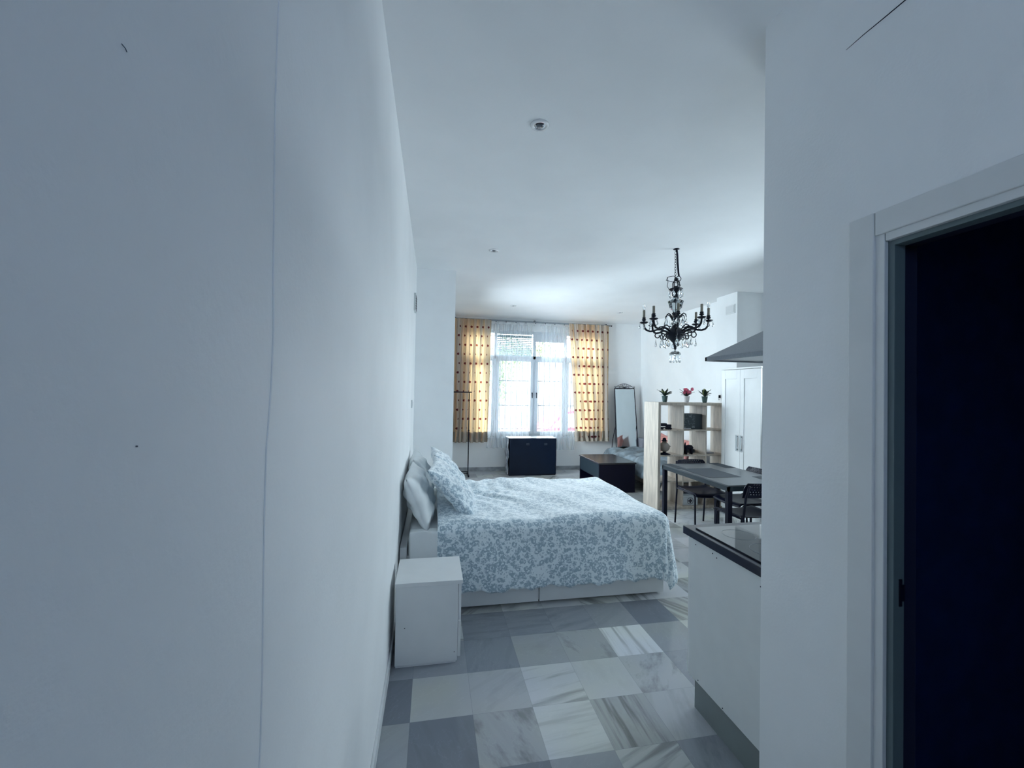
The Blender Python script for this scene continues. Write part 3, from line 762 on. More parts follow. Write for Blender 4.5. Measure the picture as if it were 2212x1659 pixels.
# round figurine
fx, fy = cols[0]+.115, SY0+.10
fg = thing('figurine', 'round beige figurine with black hat and black base', 'figurine', (fx, fy, r2))
obj('base', lathe(B(), [(.085, 0), (.08, .01), (.04, .022), (.022, .03), (.02, .04)], (fx, fy, r2), 24), black_m, fg, smooth=True)
obj('body', lathe(B(), [(.02, .036), (.055, .055), (.072, .09), (.070, .125), (.05, .155), (.028, .175), (.026, .19)], (fx, fy, r2), 24), mat('beige_ceramic', (.30, .26, .23, 1), .45), fg, smooth=True)
obj('beak', tube(B(), [(fx+.065, fy-.01, r2+.115), (fx+.09, fy-.012, r2+.11)], [.012, .002], 8), mat('beige_ceramic', (.30, .26, .23, 1), .45), fg, smooth=True)
obj('hat', lathe(B(), [(.042, .187), (.042, .192), (.026, .198), (.024, .222), (.008, .232)], (fx, fy, r2), 20), black_m, fg, smooth=True)
# elephant figurine
ex, ey = cols[1]+.135, SY0+.10
el = thing('animal_figurine', 'small black four legged animal figurine in the middle cube', 'figurine', (ex, ey, r2))
bm = B(); sp_ = [(-.055, .075, .02), (-.03, .095, .030), (0, .098, .034), (.035, .095, .034), (.055, .08, .026)]
tube(bm, [(ex+a, ey, r2+z) for a, z, r_ in sp_], [r_ for a, z, r_ in sp_], 14)
tube(bm, [(ex-.05, ey, r2+.09), (ex-.055, ey, r2+.125), (ex-.05, ey, r2+.165)], [.020, .014, .006], 10)
tube(bm, [(ex-.055, ey, r2+.085), (ex-.08, ey, r2+.06), (ex-.078, ey, r2+.02)], [.017, .010, .006], 10)
obj('body', bm, black_m, el, smooth=True)
for a in (-.045, .04):
    for b_ in (-.02, .02): obj('leg', tube(B(), [(ex+a, ey+b_, r2+.085), (ex+a, ey+b_, r2+.001)], [.015, .012], 8), black_m, el, smooth=True)
obj('tail', tube(B(), [(ex+.058, ey, r2+.09), (ex+.07, ey, r2+.06)], [.005, .003], 6), black_m, el, smooth=True)
tag(obj('folded_case', bx(cols[1]+.17, cols[2]-tn-.02, SY0+.22, SY0+.33, r2, r2+.05, bev=.006), mat('case_dark', (.02, .035, .04, 1), .5)), 'dark flat case lying behind the black animal figurine', 'case')
tag(obj('book', bx(cols[2]+.02, cols[2]+.2, SY0+.12, SY0+.34, r2, r2+.018, bev=.002), mat('book_grey', (.35, .36, .40, 1), .6)), 'thin pale book lying in the middle row beside the wardrobe', 'book')
# first aid box
fa = thing('first_aid_box', 'white first aid box with dark cross in bottom cube', 'first aid box', (3.56, SY0+.15, rows[0]))
bxm = mat('box_white', (.55, .58, .60, 1), .45)
fx0, fx1 = cols[1]+.008, cols[1]+.25
obj('body', bx(fx0, fx1, SY0+.04, SY0+.22, rows[0], rows[0]+.115, bev=.006), bxm, fa)
obj('lid', bx(fx0-.003, fx1+.003, SY0+.035, SY0+.225, rows[0]+.117, rows[0]+.14, bev=.005), bxm, fa)
cx_, cz_ = fx0+.125, rows[0]+.062
cb = B(); tube(cb, arc((cx_, SY0+.038, cz_), .045, 0, 2*pi*31/32, 31), .0032, 6, closed=True)
box(cb, cx_-.030, cx_+.030, SY0+.036, SY0+.041, cz_-.010, cz_+.010); box(cb, cx_-.010, cx_+.010, SY0+.0355, SY0+.0405, cz_-.030, cz_+.030)
obj('cross_emblem', cb, mat('emblem_dark', (.02, .01, .03, 1), .5), fa, label='dark cross inside a ring')
for k, (z, c_, lb) in enumerate(((.142, (.4, .43, .46, 1), 'grey folder stacked on the first aid box, lower one'), (.160, (.02, .03, .05, 1), 'black folder on top of the first aid box stack'))):
    tag(obj('folder', bx(fx0+.0+.02*k, fx1-.02, SY0+.05, SY0+.24, rows[0]+z+.001, rows[0]+z+.015, bev=.002), mat('folder%d' % k, c_, .5)), lb, 'folder', 'folders on the first aid box')
tag(obj('dark_box', bx(cols[1]+.01, cols[1]+.12, SY0+.25, SY0+.37, rows[0], rows[0]+.33, bev=.004), black_m), 'upright black box at the back of the bottom middle cube', 'box')

# ---- wardrobe
WX, WY0, WY1, WH = 3.93, 4.44, 5.145, 1.93
wr = thing('wardrobe', 'white two door wardrobe with recessed panels', 'wardrobe', (WX+.27, (WY0+WY1)/2, 0))
obj('body', bx(WX+.022, WX+.52, WY0, WY1, 0, WH-.002, bev=.002), white_l, wr)
obj('cornice', bx(WX-.006, WX+.53, WY0-.006, WY1+.004, WH, WH+.022, bev=.003), white_l, wr)
mid = (WY0+WY1)/2
for a, b_, hs_ in ((WY0+.002, mid-.0015, 1), (mid+.0015, WY1-.002, -1)):
    d = B(); st_ = .065
    box(d, WX, WX+.02, a, a+st_, .06, WH-.005, bev=.0015); box(d, WX, WX+.02, b_-st_, b_, .06, WH-.005, bev=.0015)
    box(d, WX, WX+.02, a+st_, b_-st_, .06, .06+.12, bev=.0015); box(d, WX, WX+.02, a+st_, b_-st_, WH-.005-.12, WH-.005, bev=.0015)
    box(d, WX+.010, WX+.02, a+st_-.002, b_-st_+.002, .17, WH-.12)
    dd_ = obj('door', d, white_l, wr)
    hy = b_-.035 if hs_ == 1 else a+.035
    hh = bx(WX-.028, WX-.018, hy-.009, hy+.009, .86, 1.07, bev=.003); box(hh, WX-.02, WX+.001, hy-.006, hy+.006, .875, .89); box(hh, WX-.02, WX+.001, hy-.006, hy+.006, 1.04, 1.055)
    obj('handle', hh, mat('satin_handle', (.45, .5, .52, 1), .35, metal=.5), dd_)
obj('plinth', bx(WX+.025, WX+.05, WY0+.01, WY1-.01, 0, .058), white_l, wr)
# fuse panel + hook on the pillar
fp = thing('fuse_panel', 'flat white fuse panel high on the right pillar', 'fuse panel', (4.165, 5.28, 2.8))
obj('cover', bx(4.150, 4.166, 5.185, 5.37, 2.745, 2.875, bev=.003), white_l, fp); obj('cover_flap', bx(4.145, 4.151, 5.195, 5.36, 2.76, 2.86, bev=.002), trim_m, fp)
hk = thing('wall_hook', 'small dark hook with white tip on the wall above the shelf end', 'hook', (4.16, 5.48, 1.55))
obj('hook', bx(4.135, 4.166, 5.474, 5.486, 1.54, 1.585, bev=.004), blackmet, hk); obj('tip', bx(4.13, 4.15, 5.475, 5.487, 1.51, 1.535, bev=.004), white_l, hk)

# ---- single bed behind the shelf
sb = thing('single_bed', 'low single bed with rumpled blue grey quilt behind the shelf', 'bed', (3.85, 6.75, 0))
obj('frame', bx(3.46, 4.30, 5.80, 7.74, .10, .22, bev=.01), mat('beige_wood', (.36, .31, .27, 1), .5), sb)
for a in (3.5, 4.22):
    for b_ in (5.85, 7.65): obj('leg', bx(a, a+.05, b_, b_+.05, 0, .10), black_m, sb)
obj('mattress', bx(3.45, 4.30, 5.79, 7.74, .22, .38, bev=.04, seg=3), sheet_m, sb)
def quilt(u, v):
    x = 3.33+ .98*u; y = 5.74+2.02*v
    e = min(1, (u)/.12); z = .47+.03*math.sin(x*13+y*5)*.6+.02*math.sin(y*17-x*4)
    z -= (1-e)**2*.22; z -= (max(0, 1-v/.05))**2*.15
    return Vector((x - .03*math.sin(y*14)*(1-e), y, z))
qb = B(); grid(qb, 40, 70, quilt)
q_ = tag(obj('quilt', qb, mat('blue_grey_quilt', (.19, .235, .27, 1), .8, var=.35, vs=7, bmp=.4, bs=14), smooth=True), 'rumpled blue grey quilt spread over the single bed', 'quilt')
sm_ = q_.modifiers.new('thick', 'SOLIDIFY'); sm_.thickness = .03
def pillow_bm(w_, h_, t_, seed, flat=0, n=22):
    rr = random.Random(seed); p = [rr.uniform(0, 6.28) for _ in range(6)]
    bm = B()
    def side(sg):
        def f(u, v):
            a, b_ = u*2-1, v*2-1
            pin = 1 - .07*(1-abs(a)**2)*0 
            ex_ = 1-.09*(1-b_*b_)*abs(a)**3 ; ey_ = 1-.09*(1-a*a)*abs(b_)**3
            th = max(0, (1-abs(a)**2.6))**.55*max(0, (1-abs(b_)**2.6))**.55
            z = sg*t_/2*th
            z += .010*math.sin(a*7+b_*4+p[0])*th + .008*math.sin(b_*11-a*5+p[1])*th + .006*math.sin(a*15+p[2]+b_*3)*th
            return Vector((a*w_/2*ex_, b_*h_/2*ey_, z))
        return f
    for sg in (1, -1): grid(bm, n, n, side(sg))
    bmesh.ops.remove_doubles(bm, verts=bm.verts, dist=.0008)
    return bm
def pillow(name, m, c, wv, hv, w_, h_, t_, seed, label, cat='pillow', group=None):
    """wv: direction of the width, hv: direction of the height"""
    wv = Vector(wv).normalized(); hv = Vector(hv); hv = (hv-wv*hv.dot(wv)).normalized(); nv = wv.cross(hv)
    bm = pillow_bm(w_, h_, t_, seed)
    o = obj(name, bm, m, smooth=True)
    Mx = Matrix((wv, hv, nv)).transposed().to_4x4(); o.matrix_world = Matrix.Translation(c) @ Mx
    tag(o, label, cat, group)
    return o
pink_m = mat('salmon_cotton', (.62, .27, .24, 1), .8, var=.15, vs=6, bmp=.3, bs=10)
pillow('cushion', pink_m, (4.14, 6.95, .66), (0, 1, .1), (.35, 0, 1), .44, .38, .16, 4, 'salmon pink cushion propped on the single bed, nearer the window', 'cushion', 'cushions on the single bed')
pillow('cushion', pink_m, (4.14, 6.35, .66), (.1, 1, 0), (.4, 0, 1), .42, .36, .14, 9, 'salmon pink cushion on the single bed seen through the middle cubes', 'cushion', 'cushions on the single bed')
pillow('cushion', mat('navy_cotton', (.03, .05, .09, 1), .8), (4.14, 5.98, .62), (.2, 1, 0), (.5, 0, 1), .26, .28, .12, 12, 'dark navy cushion at the near end of the single bed', 'cushion', 'cushions on the single bed')
tag(obj('low_cabinet', bx(4.165, 4.315, 7.80, 8.10, 0, .66, bev=.01), mat('grey_lilac', (.33, .33, .38, 1), .5)), 'low grey cabinet in the corner behind the mirror', 'cabinet')

# ---------------------------------------------------------------- the double bed
BX0, BX1, BY0, BY1 = -.15, 1.84, 3.07, 4.47
bd = thing('double_bed', 'white double bed with storage drawers along the left wall', 'bed', (.85, 3.77, 0))
obj('frame', bx(BX0+.03, BX1-.002, BY0+.022, BY1, .02, .27, bev=.003), white_l, bd)
obj('drawer', bx(-.10, .812, BY0, BY0+.02, .018, .275, bev=.002), white_l, bd)
obj('drawer', bx(.822, BX1, BY0, BY0+.02, .018, .275, bev=.002), white_l, bd)
hd = bx(-.207, -.158, BY0+.01, BY1+.02, 0, .465, bev=.003); box(hd, -.157, -.12, BY0+.03, BY1, .27, .40)
obj('headboard', hd, white_l, bd)
bm = bx(BX0, BX1, BY0+.005, BY1-.01, .27, .575, bev=.045, seg=4)
mt_ = obj('mattress', bm, sheet_m, bd, smooth=True, label='mattress in a white sheet')
# hanging white sheet at the head end
hs2 = B()
def shf(u, v):
    x = -.135+.36*u; L = v
    if L < .3: return Vector((x, 3.12-.09*L/.3*1.0, .585-.0*L))
    k = (L-.3)/.7
    return Vector((x, 3.035+.006*math.sin(u*7+k*3)-.012*math.sin(pi*k), .583-.03*min(1, k*6)-.36*k))
grid(hs2, 20, 30, shf)
o = tag(obj('bed_sheet', hs2, sheet_m, smooth=True), 'white bed sheet hanging down the side near the pillows', 'sheet'); s_ = o.modifiers.new('thick', 'SOLIDIFY'); s_.thickness = .004
# duvet
TOPZ = .625
DX0, DX1, DY0_, DY1_ = .055, 1.86, 3.05, 4.47
def wr_(x, y):
    z = .010*math.sin(x*6+y*2)+.008*math.sin(y*8-x*3)+.005*math.sin(x*17+y*9)
    k = math.exp(-((x-.45)**2)/.09 - ((y-4.15)**2)/.12)
    z += k*.014*math.sin(x*34-y*26+3*math.sin(y*9))
    k2 = math.exp(-((x-.8)**2)/.3)*math.exp(-((y-4.3)**2)/.04); z += k2*.004*math.sin(x*40+y*8)
    k3 = math.exp(-((x-.5)**2)/.06 - ((y-3.75)**2)/.08); z += k3*.012*math.sin(x*30+y*22)
    return z
def duvet(u, v):
    hang = .46; hf = .44
    x = DX0 + (DX1-DX0+hf)*u; y = DY0_-hang + (DY1_-DY0_+2*hang)*v
    dx = max(0, x-(DX1-.06)); dyn = max(0, (DY0_+.05)-y); dyf = max(0, y-(DY1_-.05)); dy = dyn if dyn > 0 else -dyf
    L = math.hypot(dx, dy); r = .065
    bxx_, byy = min(x, DX1-.06), min(max(y, DY0_+.05), DY1_-.05)
    if L <= 1e-6: return Vector((x, y, TOPZ+wr_(x, y)))
    ux, uy = dx/L, -dy/L
    hang_lim = .46 if dx < .01 else .47
    if L < r*pi/2: out, dr_ = r*math.sin(L/r), r*(1-math.cos(L/r))
    else:
        k = L-r*pi/2; out = r+.05*k+.012*math.sin(7*math.atan2(uy, ux)+x*9+y*3)*min(1, k*4); dr_ = r+k
        if dx > 0: out += .10*k*ux
    z = TOPZ - dr_ + wr_(bxx_, byy)*math.exp(-L*6)
    LL = max(0, L-.12)
    z += .010*math.sin(x*23)*min(1, LL*4) + .006*math.sin(x*61+y*50)*min(1, LL*4)
    z = max(z, .085+.02*math.sin(x*9+y*7))
    return Vector((bxx_+ux*out, byy+uy*out, z))
db = B(); grid(db, 130, 150, duvet)
dv = tag(obj('duvet', db, duvet_m, smooth=True), 'light duvet with grey blue flower print spread on the double bed', 'duvet')
s_ = dv.modifiers.new('thick', 'SOLIDIFY'); s_.thickness = .022; s_.offset = 1
# pillows
pillow('pillow', sheet_m, (-.085, 3.42, .765), (.02, 1, .02), (-.42, 0, 1), .72, .42, .17, 21, 'plain white pillow against the wall, nearest the camera', 'pillow', 'plain white pillows')
pillow('pillow', sheet_m, (-.09, 4.08, .785), (-.02, 1, 0), (-.38, 0, 1), .66, .42, .17, 22, 'plain white pillow against the wall, behind the nearer white one', 'pillow', 'plain white pillows')
pillow('pillow', duvet_m, (.18, 3.50, .80), (.08, 1, .02), (-.95, .10, 1), .68, .54, .15, 23, 'flower print pillow leaning on the white pillows, nearest the camera', 'pillow', 'flower print pillows')
pillow('pillow', duvet_m, (.175, 4.14, .81), (-.06, 1, 0), (-.85, 0, 1), .62, .52, .14, 24, 'flower print pillow leaning at the far side of the bed', 'pillow', 'flower print pillows')

# ---- nightstand
ns = thing('nightstand', 'white bedside drawer cabinet against the left wall', 'nightstand', (0, 2.66, 0))
obj('body', bx(-.182, .172, 2.485, 2.83, .012, .458, bev=.0015), white_l, ns)
obj('tabletop', bx(-.188, .198, 2.478, 2.835, .460, .483, bev=.002), white_l, ns)
obj('drawer', bx(.174, .191, 2.492, 2.823, .245, .455, bev=.002), white_l, ns)
obj('drawer', bx(.174, .191, 2.492, 2.823, .03, .238, bev=.002), white_l, ns)
obj('plinth', bx(-.178, .165, 2.49, 2.82, 0, .011), white_l, ns)
for x, z in ((-.13, .225), (.155, .065)): obj('screw_cap', lathe(B(), [(.0028, -.001), (.0028, .001)], (x, 2.4845, z), 10), black_m, ns)

# ---- wall bits on the left wall
def wallplate(name, label, cat, y, z, hy, hz, d):
    t = thing(name, label, cat, (LX, y, z))
    obj('cover', bx(LX-.001, LX+d, y-hy, y+hy, z-hz, z+hz, bev=.003), mat('plate_white', (.6, .63, .64, 1), .4), t)
    return t
t = wallplate('ventilation_grille', 'narrow vent grille high on the left wall near the pillar', 'vent', 4.66, 2.53, .11, .09, .02)
for i in range(6): obj('slat', bx(LX+.019, LX+.023, 4.56, 4.76, 2.455+i*.026, 2.465+i*.026), blackmet, t)
t = wallplate('light_switch', 'small light switch on the left wall above the pillows', 'light switch', 4.45, 1.44, .04, .04, .012)
obj('rocker', bx(LX+.011, LX+.016, 4.43, 4.47, 1.42, 1.46, bev=.002), trim_m, t)
for y, z, lb in ((.319, 1.824, 'small scuff mark high on the near left wall, built as a bent wire'), (.345, 1.555, 'tiny dark nail head on the near left wall at eye height')):
    nb = B()
    if z > 1.7: tube(nb, [(LX+.0068, y, z+.002), (LX+.0085, y+.0012, z), (LX+.009, y+.002, z-.002)], .0003, 6)  # the upper mark is a wall scuff, built as a bent wire
    else: tube(nb, [(LX+.0065, y, z), (LX+.0080, y, z)], .0006, 8)
    tag(obj('nail', nb, mat('nail_steel', (.05, .07, .1, 1), .5)), lb, 'nail')

# ================================================================ KITCHEN
kt = thing('kitchen_cabinet', 'white kitchen base unit end at the corridor corner', 'kitchen cabinet', (1.66, 1.71, 0))
obj('body', bx(1.335, 1.355, CY+.0, 1.975, .15, .858, bev=.001), mat('cabinet_white', (.74, .76, .76, 1), .38, var=.02), kt)
obj('carcass', bx(1.357, 3.3, CY+.002, 1.972, .15, .858), white_l, kt)
for i in range(3): obj('door', bx(1.337+i*.6, 1.933+i*.6, 1.977, 1.995, .153, .855, bev=.002), white_l, kt)
obj('plinth', bx(1.348, 3.3, CY+.004, 1.945, 0, .149), mat('plinth_grey', (.22, .25, .25, 1), .5), kt, label='grey plinth')
for y, z in ((1.93, .83), (1.80, .835), (1.77, .825), (1.5, .815), (1.90, .165), (1.72, .16), (1.47, .165)):
    bm = B(); tube(bm, [(1.3335, y, z), (1.3355, y, z)], .003, 8); obj('screw_cap', bm, black_m, kt)
tag(obj('worktop', bx(1.32, 3.3, CY+.001, 2.02, .860, .90, bev=.002), mat('black_worktop', (.008, .010, .03, 1), .22)), 'black kitchen worktop with sharp front edge', 'worktop')
hbm = mat('hob_glass', (.012, .018, .03, 1), .06, coat=.5)
hob = thing('hob', 'black glass cooking hob set in the worktop', 'hob', (1.65, 1.72, .90))
obj('glass_top', bx(1.352, 1.94, CY+.09, 1.96, .901, .907, bev=.001), hbm, hob)
for x, y, r_ in ((1.50, 1.83, .075), (1.50, 1.62, .09), (1.78, 1.83, .09), (1.78, 1.62, .075)):
    bm = B(); tube(bm, arc((x, y, .9072), r_, 0, 2*pi*31/32, 31, 'xy'), .0008, 4, closed=True); obj('burner_ring', bm, mat('ring_grey', (.2, .22, .25, 1), .4), hob)
# hood
hd_ = thing('range_hood', 'grey steel pyramid range hood above the hob', 'range hood', (1.66, 1.66, 1.77))
hx0, hx1, hy0, hy1, hz = 1.358, 1.955, CY+.001, 1.905, 1.765
bm = B()
lo = [bm.verts.new(p) for p in ((hx0, hy0, hz+.018), (hx1, hy0, hz+.018), (hx1, hy1, hz+.018), (hx0, hy1, hz+.018))]
hi = [bm.verts.new(p) for p in ((1.535, hy0, hz+.152), (1.78, hy0, hz+.152), (1.78, 1.66, hz+.152), (1.535, 1.66, hz+.152))]
for i in range(4): bm.faces.new((lo[i], lo[(i+1) % 4], hi[(i+1) % 4], hi[i]))
bm.faces.new(hi)
obj('canopy', bm, steel_m, hd_)
rb_ = B()
for a in ((hx0, hx0+.012, hy0, hy1), (hx1-.012, hx1, hy0, hy1), (hx0, hx1, hy1-.012, hy1), (hx0, hx1, hy0, hy0+.012)): box(rb_, *a, hz, hz+.02)
obj('rim', rb_, steel_m, hd_)
obj('filter', bx(hx0+.012, hx1-.012, hy0+.012, hy1-.012, hz+.006, hz+.012), mat('filter_steel', (.35, .37, .4, 1), .3, metal=.8), hd_)
obj('chimney', bx(1.535, 1.78, hy0, 1.66, hz+.152, CZ-.001), steel_m, hd_)

# ================================================================ DINING
TX_0, TX_1, TY_0, TY_1 = 2.755, 3.51, 3.50, 4.655
tb = thing('dining_table', 'dark grey dining table with slim black legs', 'dining table', (3.13, 4.08, 0))
top_m = mat('grey_tabletop', (.085, .095, .105, 1), .3, var=.06)
obj('tabletop', bx(TX_0, TX_1, TY_0, TY_1, .726, .74, bev=.002), top_m, tb)
ap = B()
for a in ((TX_0, TX_0+.02, TY_0, TY_1), (TX_1-.02, TX_1, TY_0, TY_1), (TX_0, TX_1, TY_0, TY_0+.02), (TX_0, TX_1, TY_1-.02, TY_1)): box(ap, *a, .682, .7255)
obj('apron', ap, mat('apron_dark', (.012, .024, .034, 1), .4), tb)
for a in (TX_0+.001, TX_1-.046):
    for b_ in (TY_0+.001, TY_1-.046): obj('leg', bx(a, a+.045, b_, b_+.045, 0, .72, bev=.003), blackmet, tb)
mat_m = mat('placemat_dark', (.020, .028, .038, 1), .85)
for (a, lb) in (((2.80, 3.175, 3.84, 4.325), 'large dark placemat near the left edge of the dining table'),
                ((3.375, 3.508, 4.335, 4.65), 'narrow dark placemat at the far right corner of the dining table'),
                ((3.31, 3.506, 3.66, 3.85), 'dark placemat at the near right part of the dining table'),
                ((2.758, 2.862, 4.335, 4.652), 'narrow dark placemat at the far left corner of the dining table')):
    tag(obj('placemat', bx(*a, .7405, .7425, bev=.0005), mat_m), lb, 'placemat', 'placemats on the dining table')

def make_chair():
    """faces +Y, origin at the floor under the seat centre"""
    t = thing('dining_chair', 'black metal chair', 'chair', (0, 0, 0), 0, 'perforated black dining chairs')
    w2 = .195
    # seat: slightly dished shell with rolled front
    sb_ = B()
    def sf(u, v):
        a = u*2-1; y = -.19+.40*v
        z = .447 - .012*(1-a*a)*(1-abs(v-.45)) + .01*abs(a)**3
        if v > .85: z -= (v-.85)**2*1.2
        if v < .12: z += (.12-v)*.12
        return Vector((a*(.195+.012*v), y, z))
    grid(sb_, 14, 16, sf)
    o = obj('seat', sb_, black_m, t, smooth=True, local=True); m_ = o.modifiers.new('thick', 'SOLIDIFY'); m_.thickness = .012
    # backrest with rows of holes
    bb_ = B(); nc, nr = 15, 6; zb, zt = .632, .775; ww = .40
    def P(a, c):     # a in -1..1, c in 0..1 -> position
        z = zb+(zt-zb)*c; nar = 1-.16*max(0, (c-.55)/.45)**2.2
        return Vector((a*ww/2*nar, -.205-.035*c+.028*a*a*1.0-.012, z))
    V = {}
    def gv(i, j):
        if (i, j) not in V: V[(i, j)] = bb_.verts.new(P(i/nc*2-1, j/nr))
        return V[(i, j)]
    for i in range(nc):
        for j in range(nr):
            q = [gv(i, j), gv(i+1, j), gv(i+1, j+1), gv(i, j+1)]
            hole = 1 <= i < nc-1 and 0 < j < nr
            if j == nr-1 and (i < 2 or i >= nc-2): hole = False
            if not hole: bb_.faces.new(q); continue
            off = .5 if j % 2 else 0
            cxx = (i+.5+(.18 if j % 2 else -.18))/nc*2-1; czz = (j+.5)/nr
            rx, rz_ = .30/nc*2*.62, .30/nr*.75
            h4 = [bb_.verts.new(P(cxx+rx*math.cos(k*pi/2+pi/4)*1.2, czz+rz_*math.sin(k*pi/2+pi/4)*1.2)) for k in (2, 3, 0, 1)]
            for k in range(4): bb_.faces.new((q[k], q[(k+1) % 4], h4[(k+1) % 4], h4[k]))
    o = obj('backrest', bb_, black_m, t, local=True); m_ = o.modifiers.new('thick', 'SOLIDIFY'); m_.thickness = .008
    for s_ in (-1, 1):
        obj('rear_leg', tube(B(), [(s_*.195, -.235, 0), (s_*.196, -.20, .44), (s_*.190, -.222, .64), (s_*.175, -.25, .755)], .0105, 8), blackmet, t, smooth=True, local=True)
        obj('front_leg', tube(B(), [(s_*.205, .185, 0), (s_*.198, .165, .38), (s_*.196, .158, .415), (s_*.195, .135, .432), (s_*.194, .10, .434), (s_*.193, -.20, .434)], .0105, 8), blackmet, t, smooth=True, local=True)
    obj('seat_frame', tube(B(), [(-.19, .10, .428), (.19, .10, .428)], .008, 8), blackmet, t, smooth=True, local=True)
    return t
ch = make_chair(); ch.location = (3.06, 3.635, 0); ch.rotation_euler = (0, 0, 0)
ch['label'] = 'black chair with perforated back at the near end of the table'
dup(ch, (3.18, 4.50, 0), pi, 'black chair with perforated back at the far end of the table by the shelf')
dup(ch, (3.37, 4.06, 0), pi/2, 'black chair with perforated back on the right side of the table by the wardrobe')

# ================================================================ CHANDELIER
HX, HY = 2.362, 3.78
cl = thing('chandelier', 'dark bronze chandelier with candle arms and crystal drops', 'chandelier', (HX, HY, CZ))
def P_(dx, dy, z): return (HX+dx, HY+dy, z)
obj('ceiling_hook', lathe(B(), [(.03, 0), (.03, -.004), (.008, -.008), (.006, -.03)][::-1], P_(0, 0, CZ), 16), iron_m, cl, smooth=True)
chn = B(); z = CZ-.03
k = 0
while z > 2.73:
    pts = []
    for i in range(12):
        a = 2*pi*i/12; p, q = .009*math.cos(a), .0165*math.sin(a)
        pts.append(P_(p-.008, 0, z-.012+q) if k % 2 == 0 else P_(-.008, p, z-.012+q))
    tube(chn, pts, .0022, 5, closed=True); z -= .026; k += 1
obj('chain', chn, iron_m, cl, smooth=True)
cbl = B()
tube(cbl, [P_(.004, 0, CZ-.01), P_(.012, 0, CZ-.06), P_(.016, 0, CZ-.14), P_(.026, 0, CZ-.24), P_(.032, 0, CZ-.27)], .009, 8)
tube(cbl, arc(P_(.030, 0, CZ-.295), .024, pi/2, 2.6*pi, 18), .004, 6)
tube(cbl, [P_(.03, 0, CZ-.30), P_(-.02, .01, 2.77), P_(-.085, .01, 2.755), P_(-.108, 0, 2.72), P_(-.07, -.02, 2.705), P_(0, -.03, 2.69), P_(.05, 0, 2.67), P_(.06, .02, 2.69), P_(.03, .03, 2.74)], .0028, 6)
tube(cbl, [P_(-.085, .01, 2.755), P_(-.088, .0, 2.70), P_(-.095, 0, 2.66), P_(-.075, 0, 2.63), P_(-.04, 0, 2.635)], .0028, 6)
obj('cable', cbl, black_m, cl, smooth=True)
top = B()
lathe(top, [(.004, 2.75), (.012, 2.745), (.02, 2.735), (.014, 2.72), (.004, 2.715)][::-1], P_(0, 0, 0), 14)
for a in range(4):
    an = a*pi/2+.5; tube(top, [P_(.012*math.cos(an), .012*math.sin(an), 2.735), P_(.036*math.cos(an), .036*math.sin(an), 2.70), P_(.034*math.cos(an), .034*math.sin(an), 2.655), P_(.02*math.cos(an), .02*math.sin(an), 2.64)], .005, 6)
lathe(top, [(.016, 2.555), (.026, 2.562), (.022, 2.575), (.020, 2.59), (.030, 2.61), (.055, 2.625), (.068, 2.636), (.062, 2.642), (.028, 2.645), (.02, 2.665), (.004, 2.67)], P_(0, 0, 0), 24)
obj('crown', top, iron_m, cl, smooth=True)
obj('glass_column', lathe(B(), [(.024, 2.395), (.030, 2.42), (.058, 2.45), (.062, 2.475), (.075, 2.515), (.048, 2.53), (.026, 2.545), (.028, 2.56)], P_(0, 0, 0), 12), pane_mat('blown_glass', (.80, .84, .86, 1)), cl, label='faceted glass column')
obj('rod', tube(B(), [P_(0, 0, 2.14), P_(0, 0, 2.56)], .0035, 8), iron_m, cl, smooth=True)
bdy = B()
lathe(bdy, [(.004, 2.03), (.012, 2.04), (.016, 2.075), (.024, 2.10), (.055, 2.135), (.090, 2.17), (.094, 2.19), (.088, 2.205), (.055, 2.24), (.034, 2.255), (.028, 2.28), (.022, 2.30), (.034, 2.325), (.036, 2.335), (.020, 2.35), (.018, 2.37), (.034, 2.39), (.036, 2.40), (.010, 2.405)], P_(0, 0, 0), 28)
obj('body', bdy, iron_m, cl, smooth=True)
cand_m = mat('candle_sleeve', (.26, .24, .20, 1), .8, var=.15, vs=20)
bulb_m = crystal_m
NA = 8; ARM_R = .30
arm_specs = []
